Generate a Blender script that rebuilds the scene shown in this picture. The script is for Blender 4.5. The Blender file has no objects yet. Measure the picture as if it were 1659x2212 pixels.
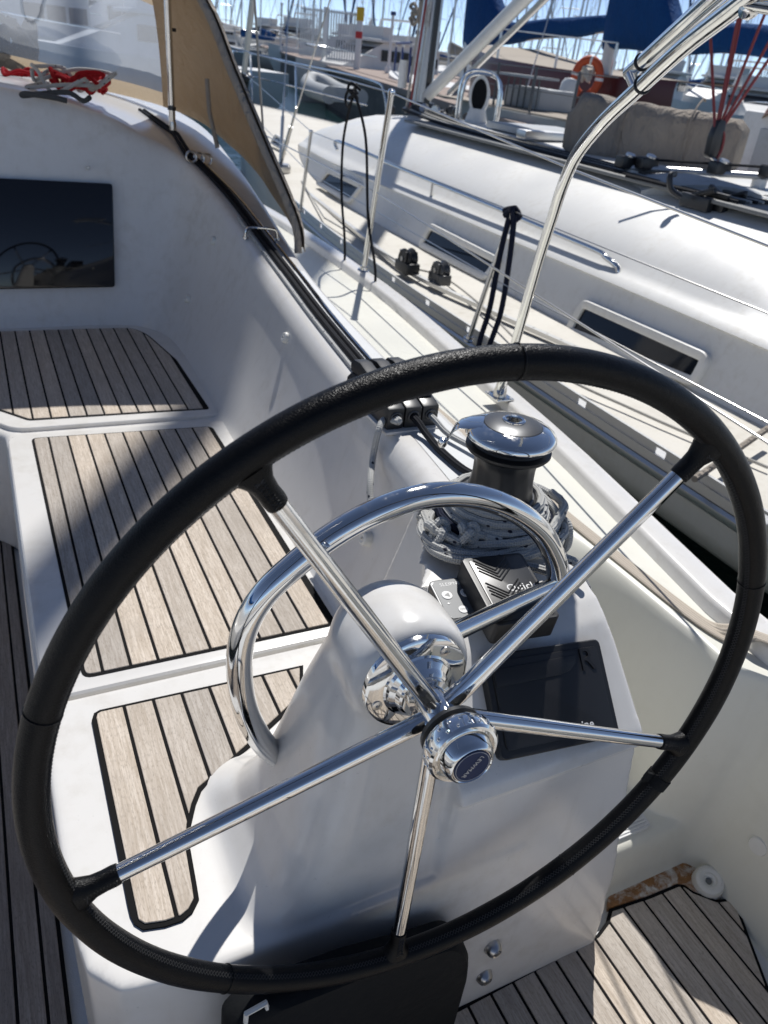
import bpy, bmesh, math, random
from mathutils import Vector as V, Matrix
rnd = random.Random(7)
S = bpy.context.scene
COL = S.collection

# ---------------------------------------------------------------- camera
PW, PH, PF = 1659.0, 2212.0, 1661.0          # photograph measures used when the place was surveyed
EYE = V((0, 0, 1.4))                         # the lens, 1.4 m above the cockpit sole
ROT = Matrix(((0.89804317, 0.14122069, -0.41662354),
              (-0.42780773, 0.50095855, -0.75234372),
              (0.10246463, 0.85387192, 0.51029771)))
cam_data = bpy.data.cameras.new('camera')
cam = bpy.data.objects.new('camera', cam_data)
COL.objects.link(cam)
cam.matrix_world = Matrix.Translation(EYE) @ ROT.to_4x4()
cam_data.sensor_fit = 'VERTICAL'
cam_data.sensor_height = 36.0
cam_data.lens = PF / PH * 36.0
cam_data.clip_start = 0.02
cam_data.clip_end = 5000
cam_data.dof.use_dof = True
cam_data.dof.focus_distance = 0.98
cam_data.dof.aperture_fstop = 9.0
S.camera = cam

# ---------------------------------------------------------------- sky, sun, exposure
SUN_EL, SUN_AZ = math.radians(56), math.radians(33)     # azimuth from the bow (+Y) towards starboard (+X)
world = bpy.data.worlds.new('World'); S.world = world; world.use_nodes = True
wn = world.node_tree.nodes; wl = world.node_tree.links
sky = wn.new('ShaderNodeTexSky'); sky.sky_type = 'NISHITA'; sky.sun_disc = False
sky.sun_elevation = SUN_EL; sky.sun_rotation = SUN_AZ; sky.altitude = 0
sky.air_density = 0.38; sky.dust_density = 0.0; sky.ozone_density = 2.0
bg = wn['Background']; hs = wn.new('ShaderNodeHueSaturation'); hs.inputs['Saturation'].default_value = 0.88; wl.new(sky.outputs[0], hs.inputs['Color']); wl.new(hs.outputs[0], bg.inputs[0]); bg.inputs[1].default_value = 0.135
sun_data = bpy.data.lights.new('sun', 'SUN'); sun_data.energy = 4.5; sun_data.angle = math.radians(0.53)
sun_data.color = (1.0, 0.975, 0.94)
sun = bpy.data.objects.new('sun', sun_data); COL.objects.link(sun)
to_sun = V((math.sin(SUN_AZ) * math.cos(SUN_EL), math.cos(SUN_AZ) * math.cos(SUN_EL), math.sin(SUN_EL)))
sun.rotation_euler = to_sun.to_track_quat('Z', 'Y').to_euler(); sun.location = (3, 4, 12)
S.view_settings.view_transform = 'Standard'; S.view_settings.look = 'None'
S.view_settings.exposure = 0.0; S.view_settings.gamma = 1.0
S.view_settings.use_curve_mapping = False
S.render.engine = 'CYCLES'
S.cycles.max_bounces = 10; S.cycles.glossy_bounces = 6; S.cycles.transparent_max_bounces = 12
S.cycles.caustics_reflective = False; S.cycles.caustics_refractive = False

# ---------------------------------------------------------------- survey helpers: sight line met with a real plane
def sight(u, v):
    return (ROT @ V((u - PW / 2, -(v - PH / 2), -PF))).normalized()
def PX(u, v, x):
    d = sight(u, v); return EYE + d * (x / d.x)
def PY(u, v, y):
    d = sight(u, v); return EYE + d * (y / d.y)
def PZ(u, v, z):
    d = sight(u, v); return EYE + d * ((z - EYE.z) / d.z)
def PP(u, v, p0, n):
    d = sight(u, v); return EYE + d * ((V(p0) - EYE).dot(V(n)) / d.dot(V(n)))

# ---------------------------------------------------------------- curve helpers
def spline(pts, n=8, closed=False):
    P = [V(p) for p in pts]; out = []; m = len(P)
    rng = range(m) if closed else range(m - 1)
    for i in rng:
        if closed:
            a, b, c, d = P[(i - 1) % m], P[i], P[(i + 1) % m], P[(i + 2) % m]
        else:
            a, b, c, d = P[max(i - 1, 0)], P[i], P[i + 1], P[min(i + 2, m - 1)]
        for k in range(n):
            t = k / n; t2 = t * t; t3 = t2 * t
            out.append(0.5 * ((2 * b) + (c - a) * t + (2 * a - 5 * b + 4 * c - d) * t2 + (3 * b - a - 3 * c + d) * t3))
    if not closed: out.append(P[-1].copy())
    return out
def interp(tab, t):
    if t <= tab[0][0]: return tab[0][1]
    for (a, va), (b, vb) in zip(tab, tab[1:]):
        if t <= b:
            k = (t - a) / (b - a)
            if isinstance(va, (tuple, list)): return tuple(p + (q - p) * k for p, q in zip(va, vb))
            return va + (vb - va) * k
    return tab[-1][1]
def sstep(a, b, x):
    t = min(1, max(0, (x - a) / (b - a))); return t * t * (3 - 2 * t)

# ---------------------------------------------------------------- mesh builder
class MB:
    def __init__(s): s.v = []; s.f = []; s.uv = []
    def add(s, vs, fs, uv=None):
        o = len(s.v); s.v += [V(p) for p in vs]; s.f += [tuple(i + o for i in f) for f in fs]
        s.uv += uv if uv else [(0, 0)] * len(vs); return s
    def tube(s, pts, r, res=10, closed=False, caps=True):
        P = [V(p) for p in pts]; n = len(P)
        if closed: P = P + [P[0]]; n += 1
        T = []
        for i in range(n):
            if closed: t = P[(i + 1) % (n - 1)] - P[(i - 1) % (n - 1)]
            else: t = P[min(i + 1, n - 1)] - P[max(i - 1, 0)]
            T.append(t.normalized() if t.length > 1e-9 else V((0, 0, 1)))
        up = V((0, 0, 1)) if abs(T[0].z) < 0.9 else V((1, 0, 0))
        N = [(up - T[0] * up.dot(T[0])).normalized()]
        for i in range(1, n):
            a = N[-1] - T[i] * N[-1].dot(T[i])
            N.append(a.normalized() if a.length > 1e-6 else N[-1])
        tw = 0.0
        if closed:
            c = N[-1].cross(N[0]).dot(T[0]); tw = math.atan2(c, N[-1].dot(N[0]))
        vs = []; uv = []; L = 0
        for i in range(n):
            if i: L += (P[i] - P[i - 1]).length
            B = T[i].cross(N[i]); ri = r[i] if isinstance(r, list) else r
            a0 = tw * i / (n - 1)
            for k in range(res + 1):
                a = 2 * math.pi * k / res + a0
                vs.append(P[i] + (N[i] * math.cos(a) + B * math.sin(a)) * ri); uv.append((L, k / res))
        w = res + 1
        fs = [(i * w + k, i * w + k + 1, (i + 1) * w + k + 1, (i + 1) * w + k) for i in range(n - 1) for k in range(res)]
        if caps and not closed:
            fs.append(tuple(range(res - 1, -1, -1))); fs.append(tuple((n - 1) * w + k for k in range(res)))
        return s.add(vs, fs, uv)
    def lathe(s, prof, o=(0, 0, 0), ax=(0, 0, 1), res=32):
        o = V(o); ax = V(ax).normalized()
        e = ax.cross(V((0, 1, 0)) if abs(ax.y) < 0.9 else V((1, 0, 0))).normalized(); g = ax.cross(e)
        vs = []; fs = []
        for r, h in prof:
            for k in range(res):
                a = 2 * math.pi * k / res
                vs.append(o + ax * h + (e * math.cos(a) + g * math.sin(a)) * r)
        m = len(prof)
        for i in range(m - 1):
            for k in range(res):
                k2 = (k + 1) % res
                fs.append((i * res + k, i * res + k2, (i + 1) * res + k2, (i + 1) * res + k))
        if prof[0][0] > 1e-6: fs.append(tuple(range(res - 1, -1, -1)))
        if prof[-1][0] > 1e-6: fs.append(tuple((m - 1) * res + k for k in range(res)))
        return s.add(vs, fs)
    def box(s, c, size, M=None):
        c = V(c); hx, hy, hz = (q / 2 for q in size)
        vs = [V((x, y, z)) for x in (-hx, hx) for y in (-hy, hy) for z in (-hz, hz)]
        if M: vs = [M @ p for p in vs]
        return s.add([p + c for p in vs], [(0, 1, 3, 2), (4, 6, 7, 5), (0, 4, 5, 1), (2, 3, 7, 6), (0, 2, 6, 4), (1, 5, 7, 3)])
    def prism(s, poly, z0, z1, f=None):
        n = len(poly); g = f or (lambda x, y, z: V((x, y, z)))
        vs = [g(p[0], p[1], z0) for p in poly] + [g(p[0], p[1], z1) for p in poly]
        fs = [tuple(range(n - 1, -1, -1)), tuple(range(n, 2 * n))]
        fs += [(i, (i + 1) % n, n + (i + 1) % n, n + i) for i in range(n)]
        return s.add(vs, fs)
    def grid(s, rows, closed_u=False, flip=False):
        m = len(rows); n = len(rows[0]); vs = [p for r in rows for p in r]; fs = []
        for i in range(m - 1):
            for k in range(n if closed_u else n - 1):
                q = (i * n + k, i * n + (k + 1) % n, (i + 1) * n + (k + 1) % n, (i + 1) * n + k)
                fs.append(q[::-1] if flip else q)
        uv = [(k / max(1, n - 1), i / max(1, m - 1)) for i in range(m) for k in range(n)]
        return s.add(vs, fs, uv)
    def loft(s, rings, cap=True):
        n = len(rings[0]); o = len(s.v); s.grid(rings, closed_u=True)
        if cap:
            m = len(rings); s.f.append(tuple(o + k for k in range(n - 1, -1, -1))); s.f.append(tuple(o + (m - 1) * n + k for k in range(n)))
        return s
    def build(s, name, mat, parent=None, smooth=True, angle=35, bevel=0, seg=2, fixn=True):
        me = bpy.data.meshes.new(name); off = base_of(parent)
        me.from_pydata([p - off for p in s.v], [], s.f)
        uvl = me.uv_layers.new(name='UVMap')
        for lp in me.loops: uvl.data[lp.index].uv = s.uv[lp.vertex_index]
        if fixn or bevel:
            b = bmesh.new(); b.from_mesh(me)
            if bevel:
                bmesh.ops.remove_doubles(b, verts=b.verts, dist=1e-6)
                b.normal_update()
                ed = [e for e in b.edges if len(e.link_faces) == 2 and e.calc_face_angle(0) > math.radians(28)]
                bmesh.ops.bevel(b, geom=ed, offset=bevel, segments=seg, profile=0.6, affect='EDGES', clamp_overlap=True)
            if fixn: bmesh.ops.recalc_face_normals(b, faces=b.faces)
            b.to_mesh(me); b.free()
        if smooth:
            me.polygons.foreach_set('use_smooth', [True] * len(me.polygons))
            me.set_sharp_from_angle(angle=math.radians(angle))
        me.materials.append(mat); me.update()
        o = bpy.data.objects.new(name, me); COL.objects.link(o)
        if parent: o.parent = parent
        return o
BASE = {}
def base_of(o):
    while o is not None:
        if o.name in BASE: return BASE[o.name]
        o = o.parent
    return V((0, 0, 0))
def thing(name, label, cat, loc=(0, 0, 0), group=None):
    o = bpy.data.objects.new(name, None); COL.objects.link(o); o.location = loc; o.empty_display_size = 0.1
    BASE[o.name] = V(loc); return tag(o, label, cat, group)
def tag(o, label=None, cat=None, group=None, kind=None):
    if label: o['label'] = label
    if cat: o['category'] = cat
    if group: o['group'] = group
    if kind: o['kind'] = kind
    return o
def copy_tree(root, loc=None, rotz=None, label=None, scale=None):
    r = root.copy(); COL.objects.link(r)
    if loc is not None: r.location = loc; BASE[r.name] = V(loc)
    if rotz is not None: r.rotation_euler = (0, 0, rotz)
    if scale is not None: r.scale = scale
    if label: r['label'] = label
    def kids(a, b):
        for ch in list(a.children):
            c = ch.copy(); COL.objects.link(c); c.parent = b; kids(ch, c)
    kids(root, r); return r
def text_mesh(txt, size, mat, name, M, parent, depth=0.0004, font_shear=0, bold=0):
    cu = bpy.data.curves.new('lettering', 'FONT'); cu.body = txt; cu.size = size; cu.extrude = depth
    cu.align_x = 'CENTER'; cu.align_y = 'CENTER'; cu.shear = font_shear; cu.offset = bold; cu.resolution_u = 3; cu.space_character = 1.08
    t = bpy.data.objects.new('lettering', cu); COL.objects.link(t)
    dg = bpy.context.evaluated_depsgraph_get()
    me = bpy.data.meshes.new_from_object(t.evaluated_get(dg)); bpy.data.objects.remove(t); bpy.data.curves.remove(cu)
    me.transform(Matrix.Translation(-base_of(parent)) @ M); me.materials.clear(); me.materials.append(mat); me.name = name
    o = bpy.data.objects.new(name, me); COL.objects.link(o); o.parent = parent; return o
def frame(o, ex, ey):
    ex = V(ex).normalized(); ey = V(ey); ey = (ey - ex * ey.dot(ex)).normalized(); ez = ex.cross(ey)
    return Matrix(((ex.x, ey.x, ez.x, o[0]), (ex.y, ey.y, ez.y, o[1]), (ex.z, ey.z, ez.z, o[2]), (0, 0, 0, 1)))

# ---------------------------------------------------------------- materials
MAT = {}
def mat(name, col=(0.5, 0.5, 0.5), rough=0.5, metal=0.0, spec=0.5, coat=0.0, emit=None, **kw):
    m = bpy.data.materials.new(name); m.use_nodes = True; MAT[name] = m
    p = m.node_tree.nodes['Principled BSDF']
    p.inputs['Base Color'].default_value = (*col, 1); p.inputs['Roughness'].default_value = rough
    p.inputs['Metallic'].default_value = metal; p.inputs['Specular IOR Level'].default_value = spec
    p.inputs['Coat Weight'].default_value = coat; p.inputs['Coat Roughness'].default_value = 0.08
    return m
class NT:
    def __init__(s, m): s.t = m.node_tree; s.p = s.t.nodes['Principled BSDF']
    def n(s, ty, ins={}, **kw):
        a = s.t.nodes.new(ty)
        for k, v in kw.items(): setattr(a, k, v)
        for k, v in ins.items():
            if hasattr(v, 'is_output') or isinstance(v, bpy.types.NodeSocket): s.t.links.new(v, a.inputs[k])
            else: a.inputs[k].default_value = v
        return a
    def noise(s, vec, scale, detail=3, rough=0.55, dist=0.0):
        return s.n('ShaderNodeTexNoise', {'Vector': vec, 'Scale': scale, 'Detail': detail, 'Roughness': rough, 'Distortion': dist}).outputs['Fac']
    def ramp(s, fac, stops):
        a = s.t.nodes.new('ShaderNodeValToRGB'); s.t.links.new(fac, a.inputs[0]); e = a.color_ramp.elements
        while len(e) < len(stops): e.new(0.5)
        for q, (po, c) in zip(e, stops): q.position = po; q.color = (*c, 1) if len(c) == 3 else c
        return a.outputs[0]
    def coord(s, kind='Object', scale=(1, 1, 1), rot=(0, 0, 0)):
        t = s.n('ShaderNodeTexCoord').outputs[kind]
        return s.n('ShaderNodeMapping', {'Vector': t, 'Scale': scale, 'Rotation': rot}).outputs[0]
    def mix(s, f, a, b, mode='MIX'):
        m = s.n('ShaderNodeMix', data_type='RGBA', blend_type=mode)
        for i, v in ((0, f), (6, a), (7, b)):
            if isinstance(v, bpy.types.NodeSocket): s.t.links.new(v, m.inputs[i])
            else: m.inputs[i].default_value = v if i == 0 else ((*v, 1) if len(v) == 3 else v)
        return m.outputs[2]
    def math(s, op, a, b=0.0):
        m = s.n('ShaderNodeMath', operation=op)
        for i, v in ((0, a), (1, b)):
            if isinstance(v, bpy.types.NodeSocket): s.t.links.new(v, m.inputs[i])
            else: m.inputs[i].default_value = v
        return m.outputs[0]
    def bump(s, h, strength=0.3, dist=0.01):
        b = s.n('ShaderNodeBump', {'Height': h, 'Strength': strength, 'Distance': dist})
        s.t.links.new(b.outputs[0], s.p.inputs['Normal'])
    def set(s, k, sock): s.t.links.new(sock, s.p.inputs[k])

def gelcoat(name, c, rough=0.16, dirt=0.10, nonskid=0):
    m = mat(name, c, rough, spec=0.5); t = NT(m); co = t.coord()
    a = t.noise(co, 3.0, 4); b = t.noise(co, 24.0, 5, 0.65)
    k = t.math('MULTIPLY', t.ramp(b, [(0.45, (0, 0, 0)), (0.8, (1, 1, 1))]), t.ramp(a, [(0.4, (0, 0, 0)), (0.75, (1, 1, 1))]))
    d = tuple(q * w for q, w in zip(c, (0.62, 0.57, 0.48)))
    col_ = t.mix(t.math('MULTIPLY', k, dirt * 4), c, d)
    sp_ = t.ramp(t.noise(co, 150.0, 2, 0.5), [(0.70, (0, 0, 0)), (0.76, (1, 1, 1))])          # small specks
    col_ = t.mix(t.math('MULTIPLY', sp_, dirt * 2.0), col_, tuple(q * 0.55 for q in c))
    sm_ = t.noise(t.n('ShaderNodeMapping', {'Vector': co, 'Scale': (1, 1, 0.12), 'Rotation': (0.2, 0.1, 0)}).outputs[0], 34.0, 4, 0.6)   # run marks
    col_ = t.mix(t.math('MULTIPLY', t.ramp(sm_, [(0.56, (0, 0, 0)), (0.78, (1, 1, 1))]), dirt * 1.6), col_, tuple(q * w for q, w in zip(c, (0.72, 0.69, 0.63))))
    t.set('Base Color', col_)
    r = t.n('ShaderNodeMapRange', {'Value': a, 'To Min': rough * 0.6, 'To Max': rough * 2.0}).outputs[0]
    t.set('Roughness', r)
    if nonskid:
        v = t.n('ShaderNodeTexVoronoi', {'Vector': co, 'Scale': nonskid}).outputs['Distance']
        t.bump(v, 0.5, 0.001)
    else:
        t.bump(t.noise(co, 5.0, 2), 0.06, 0.02)
    return m
gelcoat('gelcoat_white', (0.715, 0.70, 0.67), dirt=0.14)
gelcoat('gelcoat_deck', (0.71, 0.70, 0.62), 0.30, 0.06)
gelcoat('gelcoat_nonskid', (0.66, 0.67, 0.67), 0.5, 0.08, nonskid=420)
gelcoat('neighbour_gelcoat', (0.80, 0.79, 0.75), 0.30, 0.14)
gelcoat('neighbour_deck_paint', (0.66, 0.63, 0.56), 0.55, 0.16)
gelcoat('neighbour_hull_paint', (0.60, 0.595, 0.57), 0.30, 0.14)
gelcoat('far_white', (0.72, 0.72, 0.70), 0.35, 0.15)
gelcoat('far_grey', (0.42, 0.44, 0.45), 0.45, 0.2)

def teak(name, lo, hi, streak):
    m = mat(name, hi, 0.75, spec=0.25); t = NT(m)
    rn = t.n('ShaderNodeObjectInfo').outputs['Random']
    tc = t.n('ShaderNodeTexCoord').outputs['Object']
    off = t.n('ShaderNodeCombineXYZ', {0: t.math('MULTIPLY', rn, 13.0), 1: t.math('MULTIPLY', rn, 37.0), 2: 0.0}).outputs[0]
    vec = t.n('ShaderNodeVectorMath', {0: tc, 1: off}, operation='ADD').outputs[0]
    co = t.n('ShaderNodeMapping', {'Vector': vec, 'Scale': (1, 0.055, 1)}).outputs[0]
    g1 = t.noise(co, 260.0, 5, 0.7, 0.3); g2 = t.noise(co, 38.0, 4, 0.6, 1.2)
    speck = t.noise(t.n('ShaderNodeMapping', {'Vector': vec, 'Scale': (1, 0.28, 1)}).outputs[0], 420.0, 3, 0.6)
    base = t.ramp(g2, [(0.30, lo), (0.70, hi)])
    base = t.mix(t.ramp(g1, [(0.40, (0.8, 0.8, 0.8)), (0.60, (0, 0, 0))]), base, streak)
    base = t.mix(t.ramp(speck, [(0.30, (0.55, 0.55, 0.55)), (0.48, (0, 0, 0))]), base, tuple(q * 0.6 for q in streak))
    hsv = t.n('ShaderNodeHueSaturation', {'Hue': 0.5, 'Saturation': t.n('ShaderNodeMapRange', {'Value': rn, 'To Min': 0.8, 'To Max': 1.15}).outputs[0],
              'Value': t.n('ShaderNodeMapRange', {'Value': rn, 'To Min': 0.78, 'To Max': 1.14}).outputs[0], 'Color': base}).outputs[0]
    st_ = t.ramp(t.noise(tc, 6.5, 4, 0.6), [(0.50, (0, 0, 0)), (0.72, (0.42, 0.42, 0.42))])
    t.set('Base Color', t.mix(st_, hsv, tuple(q * 0.72 for q in lo))); t.bump(g1, 0.35, 0.0012)
    return m
teak('weathered_teak', (0.53, 0.465, 0.395), (0.67, 0.60, 0.52), (0.42, 0.355, 0.285))
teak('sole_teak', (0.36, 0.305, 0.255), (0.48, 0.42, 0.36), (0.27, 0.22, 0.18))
mat('black_caulk', (0.006, 0.006, 0.0065), 0.8, spec=0.15)

m = mat('stainless_steel', (0.72, 0.72, 0.71), 0.055, 1.0); t = NT(m)
co = t.coord(); t.set('Roughness', t.n('ShaderNodeMapRange', {'Value': t.noise(co, 60, 4, 0.7), 'From Min': 0.42, 'From Max': 0.72, 'To Min': 0.025, 'To Max': 0.20}).outputs[0])
t.bump(t.noise(co, 25, 2), 0.015, 0.01)
mat('dull_steel', (0.55, 0.54, 0.52), 0.28, 1.0)
m = mat('anodised_aluminium', (0.60, 0.60, 0.59), 0.35, 0.9); t = NT(m); t.bump(t.noise(t.coord(), 40, 3), 0.05, 0.01)

m = mat('black_leather', (0.0028, 0.003, 0.0036), 0.36, spec=0.17); t = NT(m); co = t.coord()
v1 = t.n('ShaderNodeTexVoronoi', {'Vector': co, 'Scale': 480.0}, feature='DISTANCE_TO_EDGE').outputs['Distance']
n1 = t.noise(co, 620, 4, 0.7); n2 = t.noise(co, 130, 3, 0.6, 1.5)
h = t.math('ADD', t.ramp(v1, [(0.0, (0, 0, 0)), (0.18, (1, 1, 1))]), t.math('ADD', t.math('MULTIPLY', n1, 0.7), t.math('MULTIPLY', n2, 1.6)))
t.bump(h, 0.28, 0.0007)
t.set('Roughness', t.n('ShaderNodeMapRange', {'Value': n2, 'To Min': 0.26, 'To Max': 0.42}).outputs[0])
mat('leather_thread', (0.03, 0.03, 0.03), 0.6)
m = mat('black_plastic', (0.014, 0.014, 0.015), 0.42); t = NT(m); t.bump(t.noise(t.coord(), 900, 2), 0.12, 0.0005)
mat('satin_black', (0.022, 0.023, 0.025), 0.33)
m = mat('black_fabric', (0.008, 0.009, 0.010), 0.8, spec=0.2); t = NT(m); t.bump(t.noise(t.coord(), 30, 4), 0.3, 0.01)
mat('smoked_glass', (0.004, 0.0045, 0.006), 0.04, spec=0.5)
mat('dark_window', (0.008, 0.012, 0.020), 0.06, spec=0.35)
mat('grey_panel', (0.10, 0.11, 0.12), 0.45)
mat('winch_grey', (0.09, 0.092, 0.095), 0.34, 0.5)
mat('white_print', (0.75, 0.75, 0.74), 0.5)
mat('navy_badge', (0.008, 0.022, 0.075), 0.45, spec=0.2)
mat('silver_print', (0.5, 0.52, 0.55), 0.35, 0.4)
mat('rust', (0.20, 0.085, 0.03), 0.8)
mat('white_plastic', (0.72, 0.71, 0.66), 0.4)
mat('grey_rubber', (0.20, 0.20, 0.19), 0.6)

def rope(name, c, fleck=None, dens=1.0, dark=0.35):
    m = mat(name, c, 0.8, spec=0.2); t = NT(m)
    uv = t.n('ShaderNodeTexCoord').outputs['UV']
    s1 = t.n('ShaderNodeSeparateXYZ', {0: uv})
    a = t.math('MULTIPLY', s1.outputs[0], 420.0); b = t.math('MULTIPLY', s1.outputs[1], 12.0)
    w1 = t.math('SINE', t.math('MULTIPLY', t.math('ADD', a, t.math('MULTIPLY', b, 1.0)), 2.0))
    w2 = t.math('SINE', t.math('MULTIPLY', t.math('SUBTRACT', a, t.math('MULTIPLY', b, 1.0)), 2.0))
    h = t.math('MULTIPLY', w1, w2)
    colr = t.mix(t.n('ShaderNodeMapRange', {'Value': h, 'From Min': -1, 'From Max': 0.2, 'To Min': dark, 'To Max': 0}).outputs[0], c, tuple(q * 0.45 for q in c))
    if fleck:
        v = t.n('ShaderNodeMapping', {'Vector': uv, 'Scale': (40 * dens, 2.0, 1), 'Rotation': (0, 0, 0.25)}).outputs[0]
        ck = t.n('ShaderNodeTexVoronoi', {'Vector': v, 'Scale': 1.0, 'Randomness': 0.35}).outputs['Distance']
        colr = t.mix(t.ramp(ck, [(0.13, (1, 1, 1)), (0.17, (0, 0, 0))]), colr, fleck)
    t.set('Base Color', colr); t.bump(h, 0.6, 0.0012)
    return m
rope('grey_rope', (0.50, 0.50, 0.48), (0.02, 0.022, 0.04))
rope('black_rope', (0.016, 0.017, 0.021))
rope('red_rope', (0.42, 0.012, 0.018))
rope('faded_red_rope', (0.33, 0.085, 0.085))
rope('white_rope', (0.55, 0.53, 0.48))
rope('navy_rope', (0.012, 0.016, 0.035))
rope('dark_grey_rope', (0.075, 0.078, 0.08))
m = mat('webbing', (0.50, 0.44, 0.36), 0.85, spec=0.15); t = NT(m)
uv = t.n('ShaderNodeTexCoord').outputs['UV']; s1 = t.n('ShaderNodeSeparateXYZ', {0: uv})
w1 = t.math('SINE', t.math('MULTIPLY', s1.outputs[1], 2600.0)); w2 = t.math('SINE', t.math('MULTIPLY', s1.outputs[0], 34.0))
h = t.math('MAXIMUM', w1, w2)
t.set('Base Color', t.mix(t.n('ShaderNodeMapRange', {'Value': w2, 'From Min': -1, 'From Max': 1, 'To Min': 0.5, 'To Max': 0}).outputs[0], (0.54, 0.48, 0.40), (0.36, 0.31, 0.25))); t.bump(h, 0.5, 0.001)

def canvas(name, c, trans=0.0, tc=None, scale=9.0):
    m = mat(name, c, 0.85, spec=0.15); t = NT(m); co = t.coord()
    n1 = t.noise(co, scale, 4, 0.6, 0.6); w = t.noise(co, 700, 2)
    t.set('Base Color', t.mix(n1, tuple(q * 0.85 for q in c), tuple(min(1, q * 1.12) for q in c)))
    fo_ = t.noise(t.n('ShaderNodeMapping', {'Vector': co, 'Scale': (1, 1, .35), 'Rotation': (.3, .4, .2)}).outputs[0], scale * 1.6, 3, .5, 2.2)
    t.bump(t.math('ADD', t.math('ADD', t.math('MULTIPLY', n1, 10.0), t.math('MULTIPLY', fo_, 22.0)), w), 0.55, 0.005)
    if trans:
        tr = t.n('ShaderNodeBsdfTranslucent', {'Color': (*tc, 1)})
        mx = t.n('ShaderNodeMixShader', {0: trans, 1: t.p.outputs[0], 2: tr.outputs[0]})
        t.t.links.new(mx.outputs[0], t.t.nodes['Material Output'].inputs[0])
    return m
canvas('hood_canvas', (0.40, 0.345, 0.28), 0.45, (0.50, 0.40, 0.28))
canvas('cover_canvas', (0.34, 0.30, 0.255), scale=7.0)
canvas('blue_canvas', (0.012, 0.070, 0.22), scale=5.0)
canvas('teal_canvas', (0.012, 0.12, 0.20), scale=5.0)
m = mat('clear_vinyl', (0.85, 0.90, 0.97), 0.04); t = NT(m); co = t.coord()
tp = t.n('ShaderNodeBsdfTransparent', {'Color': (0.80, 0.86, 0.95, 1)})
gl = t.n('ShaderNodeBsdfGlossy', {'Color': (1, 1, 1, 1), 'Roughness': 0.03})
df = t.n('ShaderNodeBsdfTranslucent', {'Color': (0.62, 0.72, 0.88, 1)})
bp = t.n('ShaderNodeBump', {'Height': t.noise(co, 3.5, 2, 0.5, 0.6), 'Strength': 0.10, 'Distance': 0.03}); t.t.links.new(bp.outputs[0], gl.inputs['Normal'])
fr = t.n('ShaderNodeFresnel', {'IOR': 1.25}); t.t.links.new(bp.outputs[0], fr.inputs['Normal'])
m1 = t.n('ShaderNodeMixShader', {0: 0.10, 1: tp.outputs[0], 2: df.outputs[0]})
m2 = t.n('ShaderNodeMixShader', {0: t.math('MULTIPLY', fr.outputs[0], 0.35), 1: m1.outputs[0], 2: gl.outputs[0]})
t.t.links.new(m2.outputs[0], t.t.nodes['Material Output'].inputs[0])
# ================================================================= OUR YACHT
G = MAT['gelcoat_white']; STEEL = MAT['stainless_steel']
YACHT = thing('sailing_yacht', 'white sailing yacht whose teak cockpit, coaming and helm fill the foreground', 'sailboat', (0.3, 1.5, 0))

def clip(poly, a, b, c):            # keep a*x + b*y <= c
    out = []
    for i in range(len(poly)):
        p, q = poly[i], poly[(i + 1) % len(poly)]
        dp, dq = a * p[0] + b * p[1] - c, a * q[0] + b * q[1] - c
        if dp <= 0: out.append(p)
        if dp * dq < 0:
            k = dp / (dp - dq); out.append((p[0] + (q[0] - p[0]) * k, p[1] + (q[1] - p[1]) * k))
    return out
def area(p): return 0.5 * sum(p[i][0] * p[(i + 1) % len(p)][1] - p[(i + 1) % len(p)][0] * p[i][1] for i in range(len(p)))
def inset(poly, d):
    if area(poly) < 0: poly = poly[::-1]
    n = len(poly); out = []
    for i in range(n):
        a, b, c = (V((*poly[j % n], 0)) for j in (i - 1, i, i + 1))
        n1 = (b - a).normalized(); n2 = (c - b).normalized()
        m1 = V((-n1.y, n1.x, 0)); m2 = V((-n2.y, n2.x, 0)); m = m1 + m2
        if m.length < 1e-6: m = m1
        m.normalize(); k = d / max(0.35, m.dot(m1)); out.append((b.x + m.x * k, b.y + m.y * k))
    return out
def rounded(poly, r, n=4):
    out = []; m = len(poly)
    for i in range(m):
        a, b, c = (V((*poly[j % m][:2], 0)) for j in (i - 1, i, i + 1))
        rr = poly[i][2] if len(poly[i]) > 2 else r
        u = (a - b); w = (c - b); k = min(rr, u.length * 0.45, w.length * 0.45)
        p = b + u.normalized() * k; q = b + w.normalized() * k
        for j in range(n + 1):
            t = j / n; s = p * (1 - t) ** 2 + b * 2 * t * (1 - t) + q * t * t; out.append((s.x, s.y))
    return out
def xy(p): return (p.x, p.y)
def planked(parent, outline, z, pitch, x0, woodmat, gap=0.0056, edge=0.0068, name='plank'):
    MB().prism(outline, z - 0.004, z + 0.0005).build('caulking', MAT['black_caulk'], parent, bevel=0)
    ins = inset(outline, edge)
    xs = [p[0] for p in ins]; k = math.floor((min(xs) - x0) / pitch)
    while x0 + k * pitch < max(xs):
        a = x0 + k * pitch + gap / 2; b = a + pitch - gap; k += 1
        q = clip(clip(ins, -1, 0, -a), 1, 0, b)
        if len(q) < 3 or abs(area(q)) < 2e-4: continue
        w = [p[0] for p in q]
        if max(w) - min(w) < 0.008: continue
        MB().prism(q, z - 0.002, z + 0.0028 + rnd.uniform(-.0003, .0003)).build(name, woodmat, parent, bevel=0.0007, seg=1)

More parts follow.
